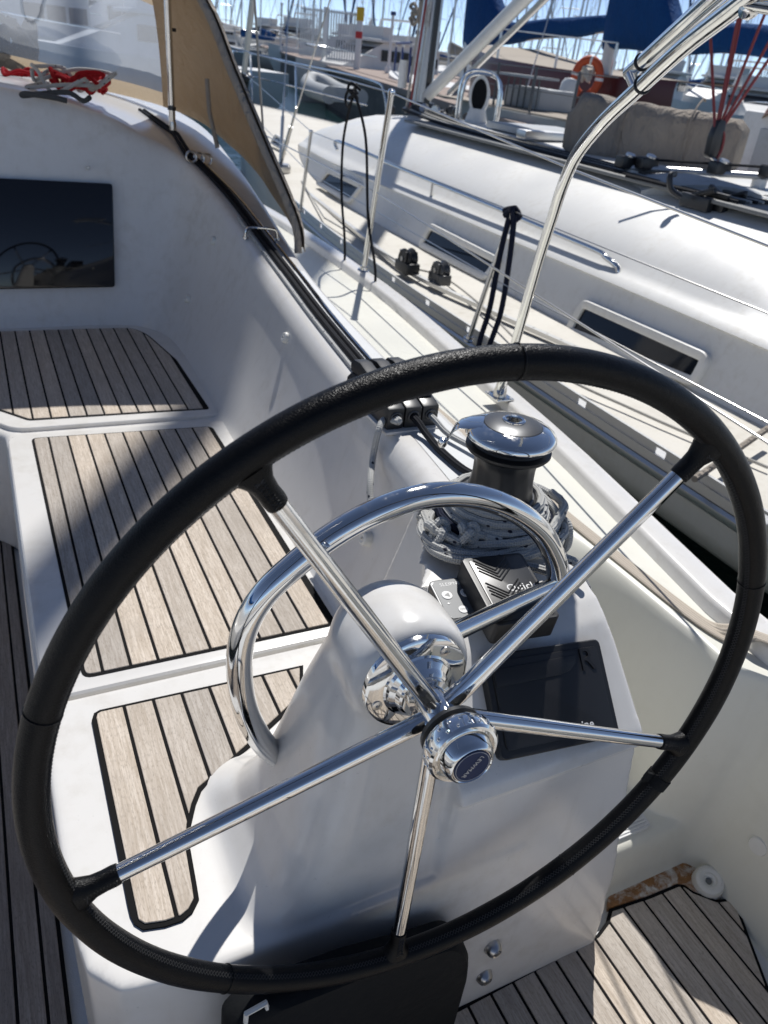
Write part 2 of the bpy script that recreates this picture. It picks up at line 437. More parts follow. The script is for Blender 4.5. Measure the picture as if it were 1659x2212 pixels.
# ---- cockpit sole
sole = MB().box((0.2, 0.9, -0.035), (1.9, 3.6, 0.05)).build('cockpit_sole', MAT['gelcoat_nonskid'], YACHT)
left = [(-0.62, 0.0), (-0.052, 0.0), (-0.052, 2.3), (-0.3, 2.65), (-0.62, 2.65)]
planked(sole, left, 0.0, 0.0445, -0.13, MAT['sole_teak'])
rp = [(1040, 2150), (1288, 2020), (1309, 1992), (1316, 1964), (1400, 1936), (1462, 1910), (1478, 1912), (1498, 1926), (1545, 1944), (1588, 1940), (1604, 1985), (1659, 2130)]
rp = [xy(PZ(u, v, 0.0)) for u, v in rp]
right = [(0.03, -0.5), (0.03, 0.497)] + rp + [(0.93, -0.1), (0.85, -0.5)]
planked(sole, right, 0.0, 0.0482, 0.855, MAT['weathered_teak'])

# ---- bench block
bench_poly = [(-0.032, 1.06), (0.60, 1.06), (0.64, 2.0), (0.66, 3.12), (-0.40, 3.12), (-0.40, 2.62), (-0.028, 2.16)]
MB().prism(bench_poly, -0.02, 0.388).build('bench', G, YACHT, bevel=0.03, seg=4)
def lid(outl, planks, x0):
    l = MB().prism(outl, 0.372, 0.400).build('bench_lid', G, YACHT, bevel=0.010, seg=3)
    planked(l, planks, 0.4005, 0.0485, x0, MAT['weathered_teak'])
p1 = [(-0.42, 2.76), (0.040, 2.212, 0.012), (0.553, 2.185, 0.012), (0.548, 2.62), (0.502, 2.90, 0.08), (0.46, 2.985, 0.06), (0.0, 3.0), (-0.42, 3.0)]
lid(rounded([(-0.40, 2.70), (0.0, 2.165, 0.04), (0.60, 2.145, 0.03), (0.61, 3.04), (-0.40, 3.06)], 0.02), rounded(p1, 0.012), 0.052)
p2 = [(0.038, 2.096, 0.02), (0.528, 2.062, 0.02), (0.532, 1.098, 0.02), (0.046, 1.102, 0.02)]
lid(rounded([(-0.022, 2.132, 0.045), (0.595, 2.098, 0.05), (0.585, 1.070, 0.03), (-0.022, 1.070, 0.045)], 0.04), rounded(p2, 0.02), 0.081)
# aft bench panel, set into the helm moulding
p3 = [(655, 1437), (215, 1534), (203, 1541), (198, 1557), (275, 1953), (281, 1978), (290, 1996), (309, 2008), (357, 2001), (395, 1988), (416, 1970), (430, 1942), (424, 1905), (411, 1832), (413, 1781), (423, 1738), (436, 1706), (470, 1676), (535, 1617), (602, 1555), (655, 1505)]
p3 = [xy(PZ(u, v, 0.402)) for u, v in p3]

# ---- helm console, pedestal and aft bench end: one gelcoat moulding
hm = MB()
be = [(-0.030, 1.062), (0.66, 1.062), (0.66, 0.60), (0.60, 0.528), (0.12, 0.528), (0.02, 0.545), (-0.015, 0.585), (-0.026, 0.66)]
hm.prism(be, -0.03, 0.399)
prof = [(0.516, -0.03), (0.524, 0.2), (0.532, 0.42), (0.537, 0.546), (0.521, 0.561), (0.528, 0.580), (0.655, 0.700), (0.69, 0.718), (0.80, 0.736), (1.03, 0.748)]
def xr(z): return interp([(-0.03, 0.858), (0.2, 0.840), (0.561, 0.778), (0.70, 0.772), (0.75, 0.775)], z)
def xl(y, z):
    return 0.455 if y < 0.66 else interp([(0.66, 0.47), (0.78, 0.50), (0.88, 0.545), (0.96, 0.60), (1.03, 0.645)], y)
rings = []
for y, z in prof:
    rings.append([V((xl(y, z), y, z)), V((xr(z) + (0.05 if y > 0.75 else 0) * sstep(.75, 1.0, y), y, z))])
vs = []; fs = []
for a, b in rings:
    vs += [a, b, V((a.x - (0.03 if a.y > 0.66 else 0), max(a.y, 0.52) + 0.0 if a.z < 0.7 else a.y, -0.03)), V((b.x + 0.03, b.y, -0.03))]
# prism built as closed body: top/aft skin, two sides, front and bottom
hm.grid([[V((xl(y, z) + (xr(z) + 0.05 * sstep(.75, 1.0, y) - xl(y, z)) * k / 8, y, z)) for k in range(9)] for y, z in prof])
o = len(hm.v)
n = len(prof); Lb = [V((xl(y, z) - 0.06 * sstep(0.5, 0.75, z) * (1 if y > 0.66 else 0), y + 0.0, z)) for y, z in prof]
sideL = [hm.v[o - 9 * n + i * 9] for i in range(n)]; sideR = [hm.v[o - 9 * n + i * 9 + 8] for i in range(n)]
botL = V((0.40, 1.03, -0.03)); botR = V((0.875, 1.03, -0.03))
hm.add([p.copy() for p in sideL] + [botL], [tuple(range(n + 1))]); hm.add([p.copy() for p in sideR] + [botR], [tuple(range(n + 1))])
hm.add([sideL[-1].copy(), sideR[-1].copy(), botR.copy(), botL.copy()], [(0, 1, 2, 3)])
hm.add([sideL[0].copy(), sideR[0].copy(), botR.copy(), botL.copy()], [(0, 1, 2, 3)])
def rrect(x0, x1, y0, y1, r, z, n=6):
    out = []
    for cx, cy, a0 in ((x1 - r, y1 - r, 0), (x0 + r, y1 - r, 90), (x0 + r, y0 + r, 180), (x1 - r, y0 + r, 270)):
        for k in range(n + 1):
            a = math.radians(a0 + 90 * k / n); out.append(V((cx + r * math.cos(a), cy + r * math.sin(a), z)))
    return out
rg = []
for z, x0, x1, y0, y1, r in ((0.30, 0.12, 0.56, 0.531, 0.90, 0.06), (0.385, 0.165, 0.55, 0.536, 0.86, 0.06), (0.41, 0.195, 0.53, 0.538, 0.83, 0.06),
                             (0.44, 0.220, 0.51, 0.540, 0.80, 0.06), (0.50, 0.245, 0.49, 0.543, 0.77, 0.06), (0.60, 0.269, 0.475, 0.547, 0.745, 0.055),
                             (0.70, 0.282, 0.455, 0.550, 0.710, 0.05), (0.77, 0.298, 0.446, 0.552, 0.69, 0.05), (0.80, 0.300, 0.444, 0.556, 0.675, 0.05)):
    rg.append(rrect(x0, x1, y0, y1, r, z))
hm.loft(rg)
AXN = V((-0.05626, -0.99785, 0.03367)).normalized()
NC = V((0.371, 0.549, 0.790))
hm.lathe([(0.0, -0.002), (0.060, 0.0), (0.069, -0.004), (0.074, -0.012), (0.0765, -0.025), (0.0775, -0.065), (0.075, -0.090), (0.065, -0.115), (0.045, -0.13), (0.0, -0.14)], NC, AXN, 40)
console = hm.build('helm_console', G, YACHT, fixn=True)
md = console.modifiers.new('remesh', 'REMESH'); md.mode = 'VOXEL'; md.voxel_size = 0.0055; md.use_smooth_shade = True
ms = console.modifiers.new('smooth', 'SMOOTH'); ms.factor = 0.5; ms.iterations = 9
planked(console, p3, 0.402, 0.0485, 0.0525, MAT['weathered_teak'])
for u, v in ((1065, 2048), (1045, 2108)):
    p = PY(u, v, 0.519); MB().lathe([(0.0, 0.013), (0.005, 0.013), (0.0055, 0.0105), (0.009, 0.012), (0.013, 0.008), (0.0155, 0.0), (0.0155, -0.01)], p, (0.02, -1, 0.03), 20).build('bolt', MAT['dull_steel'], console)

# ---- coaming and cabin bulkhead
ctl = [((.545, .97, .386), (.640, .97, .750), (.832, .97, .747)), ((.55, 1.4, .386), (.690, 1.4, .752), (.855, 1.45, .752)),
       ((.565, 1.9, .386), (.736, 1.9, .764), (.885, 1.95, .765)), ((.58, 2.35, .386), (.768, 2.35, .795), (.915, 2.35, .790)),
       ((.59, 2.65, .386), (.775, 2.66, .838), (.945, 2.66, .828)), ((.575, 2.87, .386), (.752, 2.95, .915), (.968, 3.0, .885)),
       ((.51, 2.99, .386), (.685, 3.13, .998), (.985, 3.4, .945)), ((.42, 3.03, .386), (.56, 3.165, 1.055), (.96, 4.0, 1.04)),
       ((.30, 3.038, .386), (.42, 3.172, 1.115), (.70, 4.5, 1.12)), ((.1, 3.04, .386), (.12, 3.175, 1.172), (.15, 4.7, 1.18)), ((-.55, 3.04, .386), (-.55, 3.175, 1.20), (-.55, 4.7, 1.215))]
CB = spline([c[0] for c in ctl], 8); CT = spline([c[1] for c in ctl], 8); CO = spline([c[2] for c in ctl], 8)
rows = [[] for _ in range(40)]; nr = 0
for B, T, O in zip(CB, CT, CO):
    inw = (B - T); inw.z = 0; inw.normalize(); r = []
    r += [B + inw * 0.07 + V((0, 0, 0.001)), B + inw * 0.035 + V((0, 0, .002))]
    p0 = B + inw * 0.03 + V((0, 0, .003)); p2 = B.lerp(T, 0.12)
    for k in range(1, 6):
        t = k / 5; r.append(p0 * (1 - t) ** 2 + (B + V((0, 0, .004))) * 2 * t * (1 - t) + p2 * t * t)
    for t in (.25, .4, .55, .7, .8): r.append(B.lerp(T, t) - inw * 0.012 * math.sin(math.pi * t))
    L1 = (T - B).length; L2 = (O - T).length; p0 = B.lerp(T, 1 - 0.045 / L1); p2 = T.lerp(O, 0.030 / L2)
    for k in range(0, 7):
        t = k / 6; r.append(p0 * (1 - t) ** 2 + T * 2 * t * (1 - t) + p2 * t * t)
    for t in (.35, .6, .8): r.append(T.lerp(O, max(t, .035 / L2)))
    p0 = T.lerp(O, 1 - 0.03 / L2); D = O + (O - T).normalized() * 0.012 - V((0, 0, 0.05))
    for k in range(0, 6):
        t = k / 5; r.append(p0 * (1 - t) ** 2 + O * 2 * t * (1 - t) + D * t * t)
    E2 = D.copy(); E2.z = 0.47; E2 += (O - T).normalized() * 0.025; r.append(E2)
    for i, p in enumerate(r): rows[i].append(p)
    nr = len(r)
coam = MB().grid(rows[:nr]).build('coaming', G, YACHT, angle=60)
# matt anti-slip patch on the coaming top
top = []
for T, O in list(zip(CT, CO))[0:24]:
    top.append([T.lerp(O, t) + V((0, 0, 0.0012)) for t in (0.26, 0.45, 0.65, 0.84)])
MB().grid(top).build('antislip_patch', MAT['gelcoat_nonskid'], coam)
for u, v, y in ((617, 733, 0), (795, 1170, 0), (405, 648, 0), (457, 517, 0)):
    # inner coaming face: find the face point by marching along the sight line
    best = None
    for B, T in zip(CB, CT):
        for k in range(10, 90, 2):
            q = B.lerp(T, k / 100) - EYE; q.normalize(); d = (q - sight(u, v)).length
            if best is None or d < best[0]: best = (d, B.lerp(T, k / 100), (T - B))
    p = best[1]; ex = V((0, 1, 0)); nn = best[2].cross(ex).normalized()
    if nn.x > 0: nn = -nn
    p = p - nn * 0.006
    MB().lathe([(0.0, 0.0145), (0.0025, 0.0145), (0.003, 0.012), (0.010, 0.0135), (0.0135, 0.012), (0.015, 0.009), (0.015, -0.01)], p, nn, 24).build('round_fitting', MAT['white_plastic'], coam)
    MB().lathe([(0.0, 0.0152), (0.0022, 0.0152), (0.0022, 0.01)], p, nn, 10).build('fitting_pin', MAT['dull_steel'], coam)
# bulkhead window
bp0 = V((0, 3.028, 0.386)); bn = V((0, -1, 0.171)).normalized()
wq = [PP(243, 397, bp0, bn), PP(248, 620, bp0, bn)]
wl_ = [V((-0.45, wq[1].y + .003, wq[1].z)), V((-0.45, wq[0].y, wq[0].z + 0.012))]
cor = [wq[0], wq[1], wl_[0], wl_[1]]
def wv(x, y, z): return V((x, bp0.y + (y - 0.386) * 0.171, y)) + bn * z
MB().prism(rounded([(p.x, p.z) for p in cor], 0.012), -0.02, 0.006, wv).build('bulkhead_window', MAT['smoked_glass'], YACHT, bevel=0.002)
p = PP(190, 363, bp0 + bn * .006, bn); MB().lathe([(0, .006), (.005, .005), (.007, 0), (.007, -.01)], p, bn, 16).build('courtesy_light', MAT['white_plastic'], YACHT)

# ---- side deck, bulwark, hull
BI = [(-0.8, 1.08), (0, 1.165), (0.4, 1.205), (0.6, 1.197), (0.72, 1.194), (1.2, 1.275), (1.6, 1.338), (2.4, 1.425), (3.15, 1.468), (4.5, 1.43), (6, 1.22), (8, 0.68), (9.6, -0.45)]
BI = [(p.y, p.x) for p in spline([(x, y, 0) for y, x in BI], 6)]
def bi(y): return interp(BI, y)
COx = sorted([(p.y, p.x) for p in CO if p.y < 3.6 and p.x > 0.7])
def xin(y):
    if y >= 1.0: return interp(COx, y) - 0.0 if y < 3.4 else 0.98
    if y > 0.56: return 0.78
    return 0.80
def xwall(y):
    k = sstep(0.55, 0.68, y); a = bi(y) - 0.045 - 0.10 * k
    return a + (min(a, 1.045 + 0.03 * sstep(1.2, 2.0, y)) - a) * sstep(0.66, 0.80, y), 0.04 + 0.045 * k
def zdeck(x, y):
    sheer = 0.016 * max(0, y - 2)
    base = interp([(0.560, -0.012), (0.578, -0.006), (0.588, 0.02), (0.595, 0.09), (0.603, 0.113), (0.62, 0.120), (0.70, 0.122)], y)
    a = base + (0.5 - base) * sstep(0.62, 1.25, y)
    xs, w = xwall(y); a = a + (0.5 - a) * sstep(xs, xs + w, x)
    return a + sheer
ys = [-0.8, -0.5, -0.2] + [0.1 + 0.02 * i for i in range(19)] + [0.48 + 0.006 * i for i in range(24)] + [0.63 + 0.0125 * i for i in range(56)] + [1.34 + 0.15 * i for i in range(15)] + [3.6, 4, 4.5, 5, 6, 7, 8]
rows = []
for y in ys:
    x0, x1 = xin(y), bi(y) + 0.004
    if y > 6: x0 = min(x0, x1 - 0.05)
    r = []
    xs, w = xwall(y); xs = max(xs, x0 + .02); xm = min(xs + w, x1 - .012)
    cols = [x0 + (xs - x0) * k / 14 for k in range(14)] + [xs + (xm - xs) * k / 16 for k in range(16)] + [xm + (x1 - xm) * k / 8 for k in range(9)]
    if y > 3.6: cols = [x0 + (x1 - x0) * k / 38 for k in range(39)]
    for x in cols: r.append(V((x, y, zdeck(x, y))))
    rows.append(r)
deck = MB().grid(rows).build('side_deck', MAT['gelcoat_deck'], YACHT, angle=50)
rows = []
for y in [-0.8 + 0.2 * i for i in range(53)]:
    xi = bi(y); s = 0.016 * max(0, y - 2); w = 0.078 if y < 8 else 0.03
    rows.append([V((xi - 0.012, y, .490 + s)), V((xi - .004, y, .497 + s)), V((xi + .002, y, .522 + s)), V((xi + .006, y, .5285 + s)), V((xi + .013, y, .531 + s)), V((xi + w - .012, y, .531 + s)), V((xi + w - .003, y, .526 + s)), V((xi + w, y, .515 + s)), V((xi + w + .005, y, .45 + s))])
MB().grid(rows).build('bulwark', G, YACHT, angle=60)
rows = []
for y in [-0.8 + 0.4 * i for i in range(27)]:
    xi = bi(y) + (0.083 if y < 8 else 0.035); s = 0.016 * max(0, y - 2)
    rows.append([V((xi, y, .452 + s)), V((xi + .03, y, .1)), V((xi, y, -.25)), V((xi - .15, y, -.7))])
MB().grid(rows).build('hull', G, YACHT, angle=60)
# moulded deck step beside the helm: matt tread, plugs and drain
tread = []
MB().prism(rounded([(0.85, 0.618), (1.04, 0.618), (1.05, 0.715), (0.84, 0.715)], 0.012), 0.113, 0.1262).build('step_tread', MAT['gelcoat_nonskid'], deck)
for i in range(14):
    MB().box((0.945, 0.624 + i * 0.0066, 0.127), (0.180, 0.0028, 0.0022)).build('tread_rib', MAT['gelcoat_nonskid'], deck)
sp = PZ(1530, 1905, 0.012)
MB().lathe([(0.0, 0.002), (0.006, 0.003), (0.008, 0.010), (0.013, 0.012), (0.0145, 0.017), (0.021, 0.019), (0.027, 0.016), (0.031, 0.008), (0.032, -0.04)], sp, (-0.35, -0.25, 1), 32).build('drain_plug', MAT['white_plastic'], deck)
MB().lathe([(0.0, 0.0025), (0.006, 0.0025), (0.006, 0.0)], sp + V((-.35, -.25, 1)).normalized() * 0.003, (-0.35, -0.25, 1), 16).build('drain_hole', MAT['grey_rubber'], deck)
m = mat('rust_stained_gelcoat', (0.7, 0.69, 0.64), 0.4); t = NT(m); co = t.coord()
k = t.ramp(t.noise(co, 26, 5, 0.65, 0.6), [(0.36, (0, 0, 0)), (0.54, (1, 1, 1))]); k2 = t.noise(co, 90, 3)
t.set('Base Color', t.mix(k, (0.66, 0.64, 0.58), t.mix(k2, (0.13, 0.050, 0.014), (0.46, 0.22, 0.07))))
gut = [xy(PZ(u, v, 0.0)) for u, v in ((1312, 1964), (1314, 1912), (1400, 1890), (1440, 1874), (1470, 1850), (1505, 1842), (1562, 1876), (1580, 1925), (1545, 1944), (1498, 1926), (1478, 1912), (1462, 1910), (1400, 1936))]
MB().prism(gut, -0.02, 0.0022).build('stained_gutter', m, deck, bevel=0.003)
p = PX(1638, 1828, bi(0.47) - 0.030); MB().lathe([(0.0, 0.005), (0.017, 0.004), (0.0195, 0.0), (0.0195, -0.03)], p, (-1, -0.2, 0.12), 28).build('round_plug', MAT['white_plastic'], deck)
# padeye on the bench riser
p = PX(48, 1217, -0.036)
pe = MB().lathe([(0.0, 0.003), (0.014, 0.003), (0.016, 0.0), (0.016, -0.01)], p, (-1, 0, 0), 20)
pe.tube(spline([p + V((0, 0, .014)), p + V((-.02, 0, .012)), p + V((-.024, 0, 0)), p + V((-.02, 0, -.012)), p + V((0, 0, -.014))], 5), 0.0032, 8)
pe.build('padeye', STEEL, YACHT)
# stern and port side of our cockpit (behind and left of the camera; seen in the polished steel)
MB().box((-1.35, 1.2, 0.2), (0.62, 3.7, 0.4)).build('port_bench', G, YACHT, bevel=0.03, seg=3)
MB().box((-1.80, 1.2, 0.36), (0.30, 4.0, 0.78)).build('port_coaming', G, YACHT, bevel=0.04, seg=3)
MB().box((-0.4, -0.98, 0.12), (2.9, 0.30, 0.50)).build('transom_seat', G, YACHT, bevel=0.04, seg=3)

# ---- grab rail round the pedestal
ry = 0.700
gp = [PY(u, v, ry) for u, v in ((628, 1655), (585, 1622), (548, 1572), (525, 1510), (517, 1430), (530, 1355), (570, 1285), (640, 1218), (730, 1150), (830, 1098), (930, 1070), (1030, 1073), (1110, 1102), (1170, 1150), (1200, 1210), (1205, 1262))]
gp[0] = gp[0] + V((0.02, 0, -0.02))
rail = MB().tube(spline(gp, 8), 0.0164, 20)
rail.build('grab_rail', STEEL, YACHT)
MB().tube([PY(1203, 1262, ry - .003), PY(975, 1368, 0.60)], 0.0125, 20).build('rail_strut', STEEL, YACHT)
MB().tube([V(gp[0]).lerp(V(gp[1]), -.2), V(gp[0]).lerp(V(gp[1]), .6)], 0.0180, 20).build('rail_socket', MAT['grey_rubber'], YACHT)

# ---- flange where the wheel shaft enters the pedestal
fl = MB().lathe([(0.0, 0.026), (0.028, 0.026), (0.0305, 0.024), (0.033, 0.018), (0.039, 0.0135), (0.0405, 0.009), (0.043, 0.0075), (0.058, 0.006), (0.063, 0.0035), (0.0645, -0.001), (0.0645, -0.01)], NC, AXN, 48).build('shaft_flange', STEEL, YACHT, angle=25)
e1 = AXN.cross(V((0, 0, 1))).normalized(); e2 = AXN.cross(e1)
for a in (20, 92, 164, 236, 308):
    p = NC + (e1 * math.cos(math.radians(a)) + e2 * math.sin(math.radians(a))) * 0.0515
    MB().lathe([(0.0, 0.0065), (0.0022, 0.0065), (0.0026, 0.0085), (0.0062, 0.0078), (0.0066, 0.0055)], p, AXN, 14).build('flange_screw', MAT['dull_steel'], fl)
# ================================================================= STEERING WHEEL
WC = V((0.36694, 0.46937, 0.79770)); W1 = V((0.62662, -0.00903, 0.77928)); W2 = V((-0.77729, 0.06494, 0.62578)); WN = V((-0.05626, -0.99785, 0.03367))
WHEEL = thing('steering_wheel', 'black leather-wrapped five-spoke steering wheel with polished steel hub at the helm', 'steering wheel', WC)
RW, RT = 0.400, 0.0148
def wp(a, r=RW, n=0.0): return WC + (W1 * math.cos(a) + W2 * math.sin(a)) * r + WN * n
NS = 240
rings = []
for i in range(NS):
    a = 2 * math.pi * i / NS; er = (W1 * math.cos(a) + W2 * math.sin(a))
    r = RT * (1 + 0.008 * math.sin(9 * a) + 0.006 * math.sin(23 * a + 1))
    rings.append([wp(a) + (er * math.cos(b) + WN * math.sin(b)) * r for b in [2 * math.pi * k / 28 for k in range(28)]])
mb = MB(); n = 28; mb.add([p for r in rings for p in r], [(i * n + k, i * n + (k + 1) % n, ((i + 1) % NS) * n + (k + 1) % n, ((i + 1) % NS) * n + k) for i in range(NS) for k in range(n)])
RIM = mb.build('rim', MAT['black_leather'], WHEEL)
for k in range(5):          # seams of the leather lengths
    a = 2 * math.pi * (k + 0.53) / 5; er = (W1 * math.cos(a) + W2 * math.sin(a)); c = wp(a)
    MB().tube([c + (er * math.cos(b) + WN * math.sin(b)) * (RT * 1.004) for b in [2 * math.pi * j / 32 for j in range(32)]], 0.0009, 6, closed=True).build('leather_seam', MAT['black_leather'], RIM)
zz = []                     # cross stitching along the inside of the rim
NZ = 560
def stitch(phase):
    out = []
    for i in range(NZ):
        a = 2 * math.pi * i / NZ; er = (W1 * math.cos(a) + W2 * math.sin(a))
        b = math.pi - 0.42 + (0.17 if (i + phase) % 2 else -0.17)
        out.append(wp(a) + (er * math.cos(b) + WN * math.sin(b)) * (RT * 1.012))
    return out
MB().tube(stitch(0), 0.00055, 4, closed=True).tube(stitch(1), 0.00055, 4, closed=True).build('stitching', MAT['leather_thread'], RIM, fixn=False)
for k in range(5):
    a = 2 * math.pi * k / 5; er = (W1 * math.cos(a) + W2 * math.sin(a)); et = (-W1 * math.sin(a) + W2 * math.cos(a))
    hub_end = WC + er * 0.014 - WN * 0.020; rim_end = wp(a, 0.386)
    pts = [hub_end.lerp(rim_end, j / 10) for j in range(11)]
    MB().tube(pts, [0.0107 - 0.0024 * j / 10 for j in range(11)], 20).build('spoke', STEEL, WHEEL)
    d = (rim_end - hub_end).normalized(); q = rim_end
    prof = [(0.0080, -0.037), (0.0098, -0.0365), (0.0103, -0.031), (0.0100, -0.022), (0.0104, -0.012), (0.0122, -0.004), (0.0146, 0.006)]
    sl = MB(); rr = []
    for r_, h in prof:
        c = q + d * h; fl_ = max(0, (h + 0.022) / 0.026)
        rr.append([c + et * math.cos(b) * r_ * (1 + 0.5 * fl_ * fl_) + d.cross(et) * math.sin(b) * min(r_, 0.0130) for b in [2 * math.pi * j / 20 for j in range(20)]])
    s_ = sl.loft(rr).build('spoke_sleeve', MAT['black_leather'], WHEEL, angle=60)
    st = MB()
    for ph in (0, 1):
        pts = []
        for j in range(11):
            h = -0.034 + 0.0031 * j; c = q + d * h; r_ = interp([(b_, a_) for a_, b_ in prof], h) + 0.0003
            b = math.pi / 2 * 1.0 + (0.35 if (j + ph) % 2 else -0.35)
            nn = d.cross(et); nn = nn if nn.dot(WN) > 0 else -nn
            pts.append(c + et * math.cos(b) * r_ + nn * math.sin(b) * r_)
        st.tube(pts, 0.0006, 4)
    st.build('stitching', MAT['leather_thread'], s_)
# hub, nut and badge
hub = MB().lathe([(0.030, -0.076), (0.031, -0.066), (0.026, -0.060), (0.022, -0.056), (0.0245, -0.050), (0.0245, -0.044), (0.019, -0.042), (0.019, -0.040), (0.0205, -0.038), (0.0215, -0.020), (0.0215, 0.002), (0.020, 0.006), (0.0, 0.006)], WC, WN, 40).build('hub', STEEL, WHEEL, angle=25)
MB().lathe([(0.0, 0.004), (0.034, 0.005), (0.0345, 0.010), (0.030, 0.012), (0.030, 0.020), (0.0, 0.02)], WC, WN, 40).build('hub_groove', MAT['satin_black'], WHEEL)
nut = MB().lathe([(0.0, 0.016), (0.032, 0.017), (0.0375, 0.019), (0.0395, 0.023), (0.0398, 0.032), (0.0395, 0.038), (0.037, 0.0405), (0.034, 0.0405), (0.0325, 0.038), (0.0305, 0.039), (0.0275, 0.050), (0.0245, 0.0555), (0.0225, 0.0565), (0.0215, 0.0555), (0.0, 0.0555)], WC, WN, 64).build('hub_nut', STEEL, WHEEL, angle=40)
dm = MB()
for k in range(40):
    a = 2 * math.pi * k / 40; er = (W1 * math.cos(a) + W2 * math.sin(a)); c = WC + er * 0.0392 + WN * (0.0265 if k % 2 else 0.0345)
    dm.lathe([(0.0023, 0.0), (0.0019, 0.0010), (0.0011, 0.0015), (0.0, 0.0017)], c, er, 10)
dm.build('nut_dimples', STEEL, nut)
bd = MB().lathe([(0.0, 0.0568), (0.0205, 0.0565), (0.0208, 0.0550)], WC, WN, 40).build('hub_badge', MAT['navy_badge'], WHEEL)
MB().tube([WC + (W1 * math.cos(b) + W2 * math.sin(b)) * 0.0188 + WN * 0.0567 for b in [2 * math.pi * j / 48 for j in range(48)]], 0.0003, 6, closed=True).build('badge_ring', MAT['silver_print'], bd)
pb = WC + WN * 0.0572
ta = PP(1048, 1618, pb, WN); tb = PP(1010, 1658, pb, WN); dx = (tb - ta).normalized(); dy = WN.cross(dx)
text_mesh('LEWMAR', 0.0072, MAT['silver_print'], 'badge_lettering', frame(pb, dx, dy), bd, 0.0001)
# hook-and-loop strap round the rim beside the starboard spoke
a = math.radians(-72 - 9); er = (W1 * math.cos(a) + W2 * math.sin(a)); et = (-W1 * math.sin(a) + W2 * math.cos(a)); c = wp(a)
rr = []
for h, r in ((-0.008, 1.0), (-0.008, 1.09), (0.008, 1.09), (0.008, 1.0)):
    rr.append([c + et * h + (er * math.cos(b) + WN * math.sin(b)) * RT * r for b in [2 * math.pi * j / 28 for j in range(28)]])
st = MB().loft(rr, cap=False)
tg = c - er * (RT + 0.006); st.box(tg, (0.016, 0.004, 0.014), Matrix((er, WN, et)).transposed())
STRAP = st.build('rim_strap', MAT['black_fabric'], WHEEL, angle=60)
# ================================================================= DECK GEAR ON OUR YACHT
BLK = MAT['black_plastic']; SBLK = MAT['satin_black']
# ---- winch
WB = V((0.690, 0.872, 0.748))
WINCH = thing('winch', 'self-tailing winch with polished steel top and black drum on the coaming', 'winch', WB)
MB().lathe([(0.088, 0.0), (0.088, 0.012), (0.084, 0.016), (0.078, 0.018), (0.074, 0.04), (0.066, 0.058), (0.056, 0.066), (0.0, 0.066)], WB, (0, 0, 1), 48).build('base', MAT['winch_grey'], WINCH)
dr = MB(); ring = []
for r, h in ((0.055, 0.060), (0.0515, 0.075), (0.049, 0.095), (0.049, 0.118), (0.051, 0.130), (0.056, 0.138)):
    ring.append([WB + V((math.cos(b) * (r + 0.0007 * math.cos(14 * b + h * 60)), math.sin(b) * (r + 0.0007 * math.cos(14 * b + h * 60)), h)) for b in [2 * math.pi * j / 84 for j in range(84)]])
dr.loft(ring).build('drum', SBLK, WINCH)
MB().lathe([(0.050, 0.136), (0.064, 0.139), (0.0675, 0.143), (0.0675, 0.147), (0.058, 0.1505), (0.056, 0.154), (0.058, 0.158), (0.064, 0.160), (0.064, 0.163), (0.0, 0.163)], WB, (0, 0, 1), 48).build('self_tailing_jaws', BLK, WINCH)
MB().lathe([(0.060, 0.160), (0.069, 0.1615), (0.0715, 0.165), (0.0710, 0.170), (0.067, 0.1755), (0.058, 0.181), (0.0465, 0.1845), (0.0455, 0.1835), (0.0, 0.183)], WB, (0, 0, 1), 64).build('top_ring', STEEL, WINCH)
MB().lathe([(0.0458, 0.180), (0.0450, 0.1852), (0.036, 0.1885), (0.022, 0.1905), (0.0, 0.1910)], WB, (0, 0, 1), 48).build('top_cap', MAT['winch_grey'], WINCH)
MB().lathe([(0.0185, 0.188), (0.0178, 0.1925), (0.0158, 0.1938), (0.0125, 0.1932), (0.0118, 0.190), (0.0, 0.1905)], WB, (0, 0, 1), 32).build('socket_ring', STEEL, WINCH)
sk = [WB + V(((0.0105 if j % 2 else 0.0078) * math.cos(2 * math.pi * j / 16), (0.0105 if j % 2 else 0.0078) * math.sin(2 * math.pi * j / 16), 0.1918)) for j in range(16)]
MB().add(sk, [tuple(range(16))]).build('handle_socket', MAT['smoked_glass'], WINCH, smooth=False)
ad = V((-0.80, 0.60, 0)).normalized(); q = WB + V((0, 0, 0.170))
arm = []
for s_, w, z0, z1 in ((0.045, 0.030, 0.008, 0.0155), (0.066, 0.026, 0.000, 0.010), (0.080, 0.019, -0.004, 0.005), (0.088, 0.013, -0.014, -0.002), (0.094, 0.009, -0.030, -0.020), (0.100, 0.008, -0.040, -0.031)):
    sd = V((ad.y, -ad.x, 0)); c = q + ad * s_
    arm.append([c + sd * (w * math.cos(b)) + V((0, 0, (z0 + z1) / 2 + (z1 - z0) / 2 * math.sin(b))) for b in [2 * math.pi * j / 16 for j in range(16)]])
MB().loft(arm).build('feeder_arm', STEEL, WINCH, angle=60)
MB().lathe([(0.0, 0.009), (0.005, 0.0075), (0.0075, 0.003), (0.0075, -0.003), (0.005, -0.0075), (0.0, -0.009)], q + ad * 0.103 + V((0, 0, -0.037)), (0, 0, 1), 14).build('feeder_tip', STEEL, WINCH)

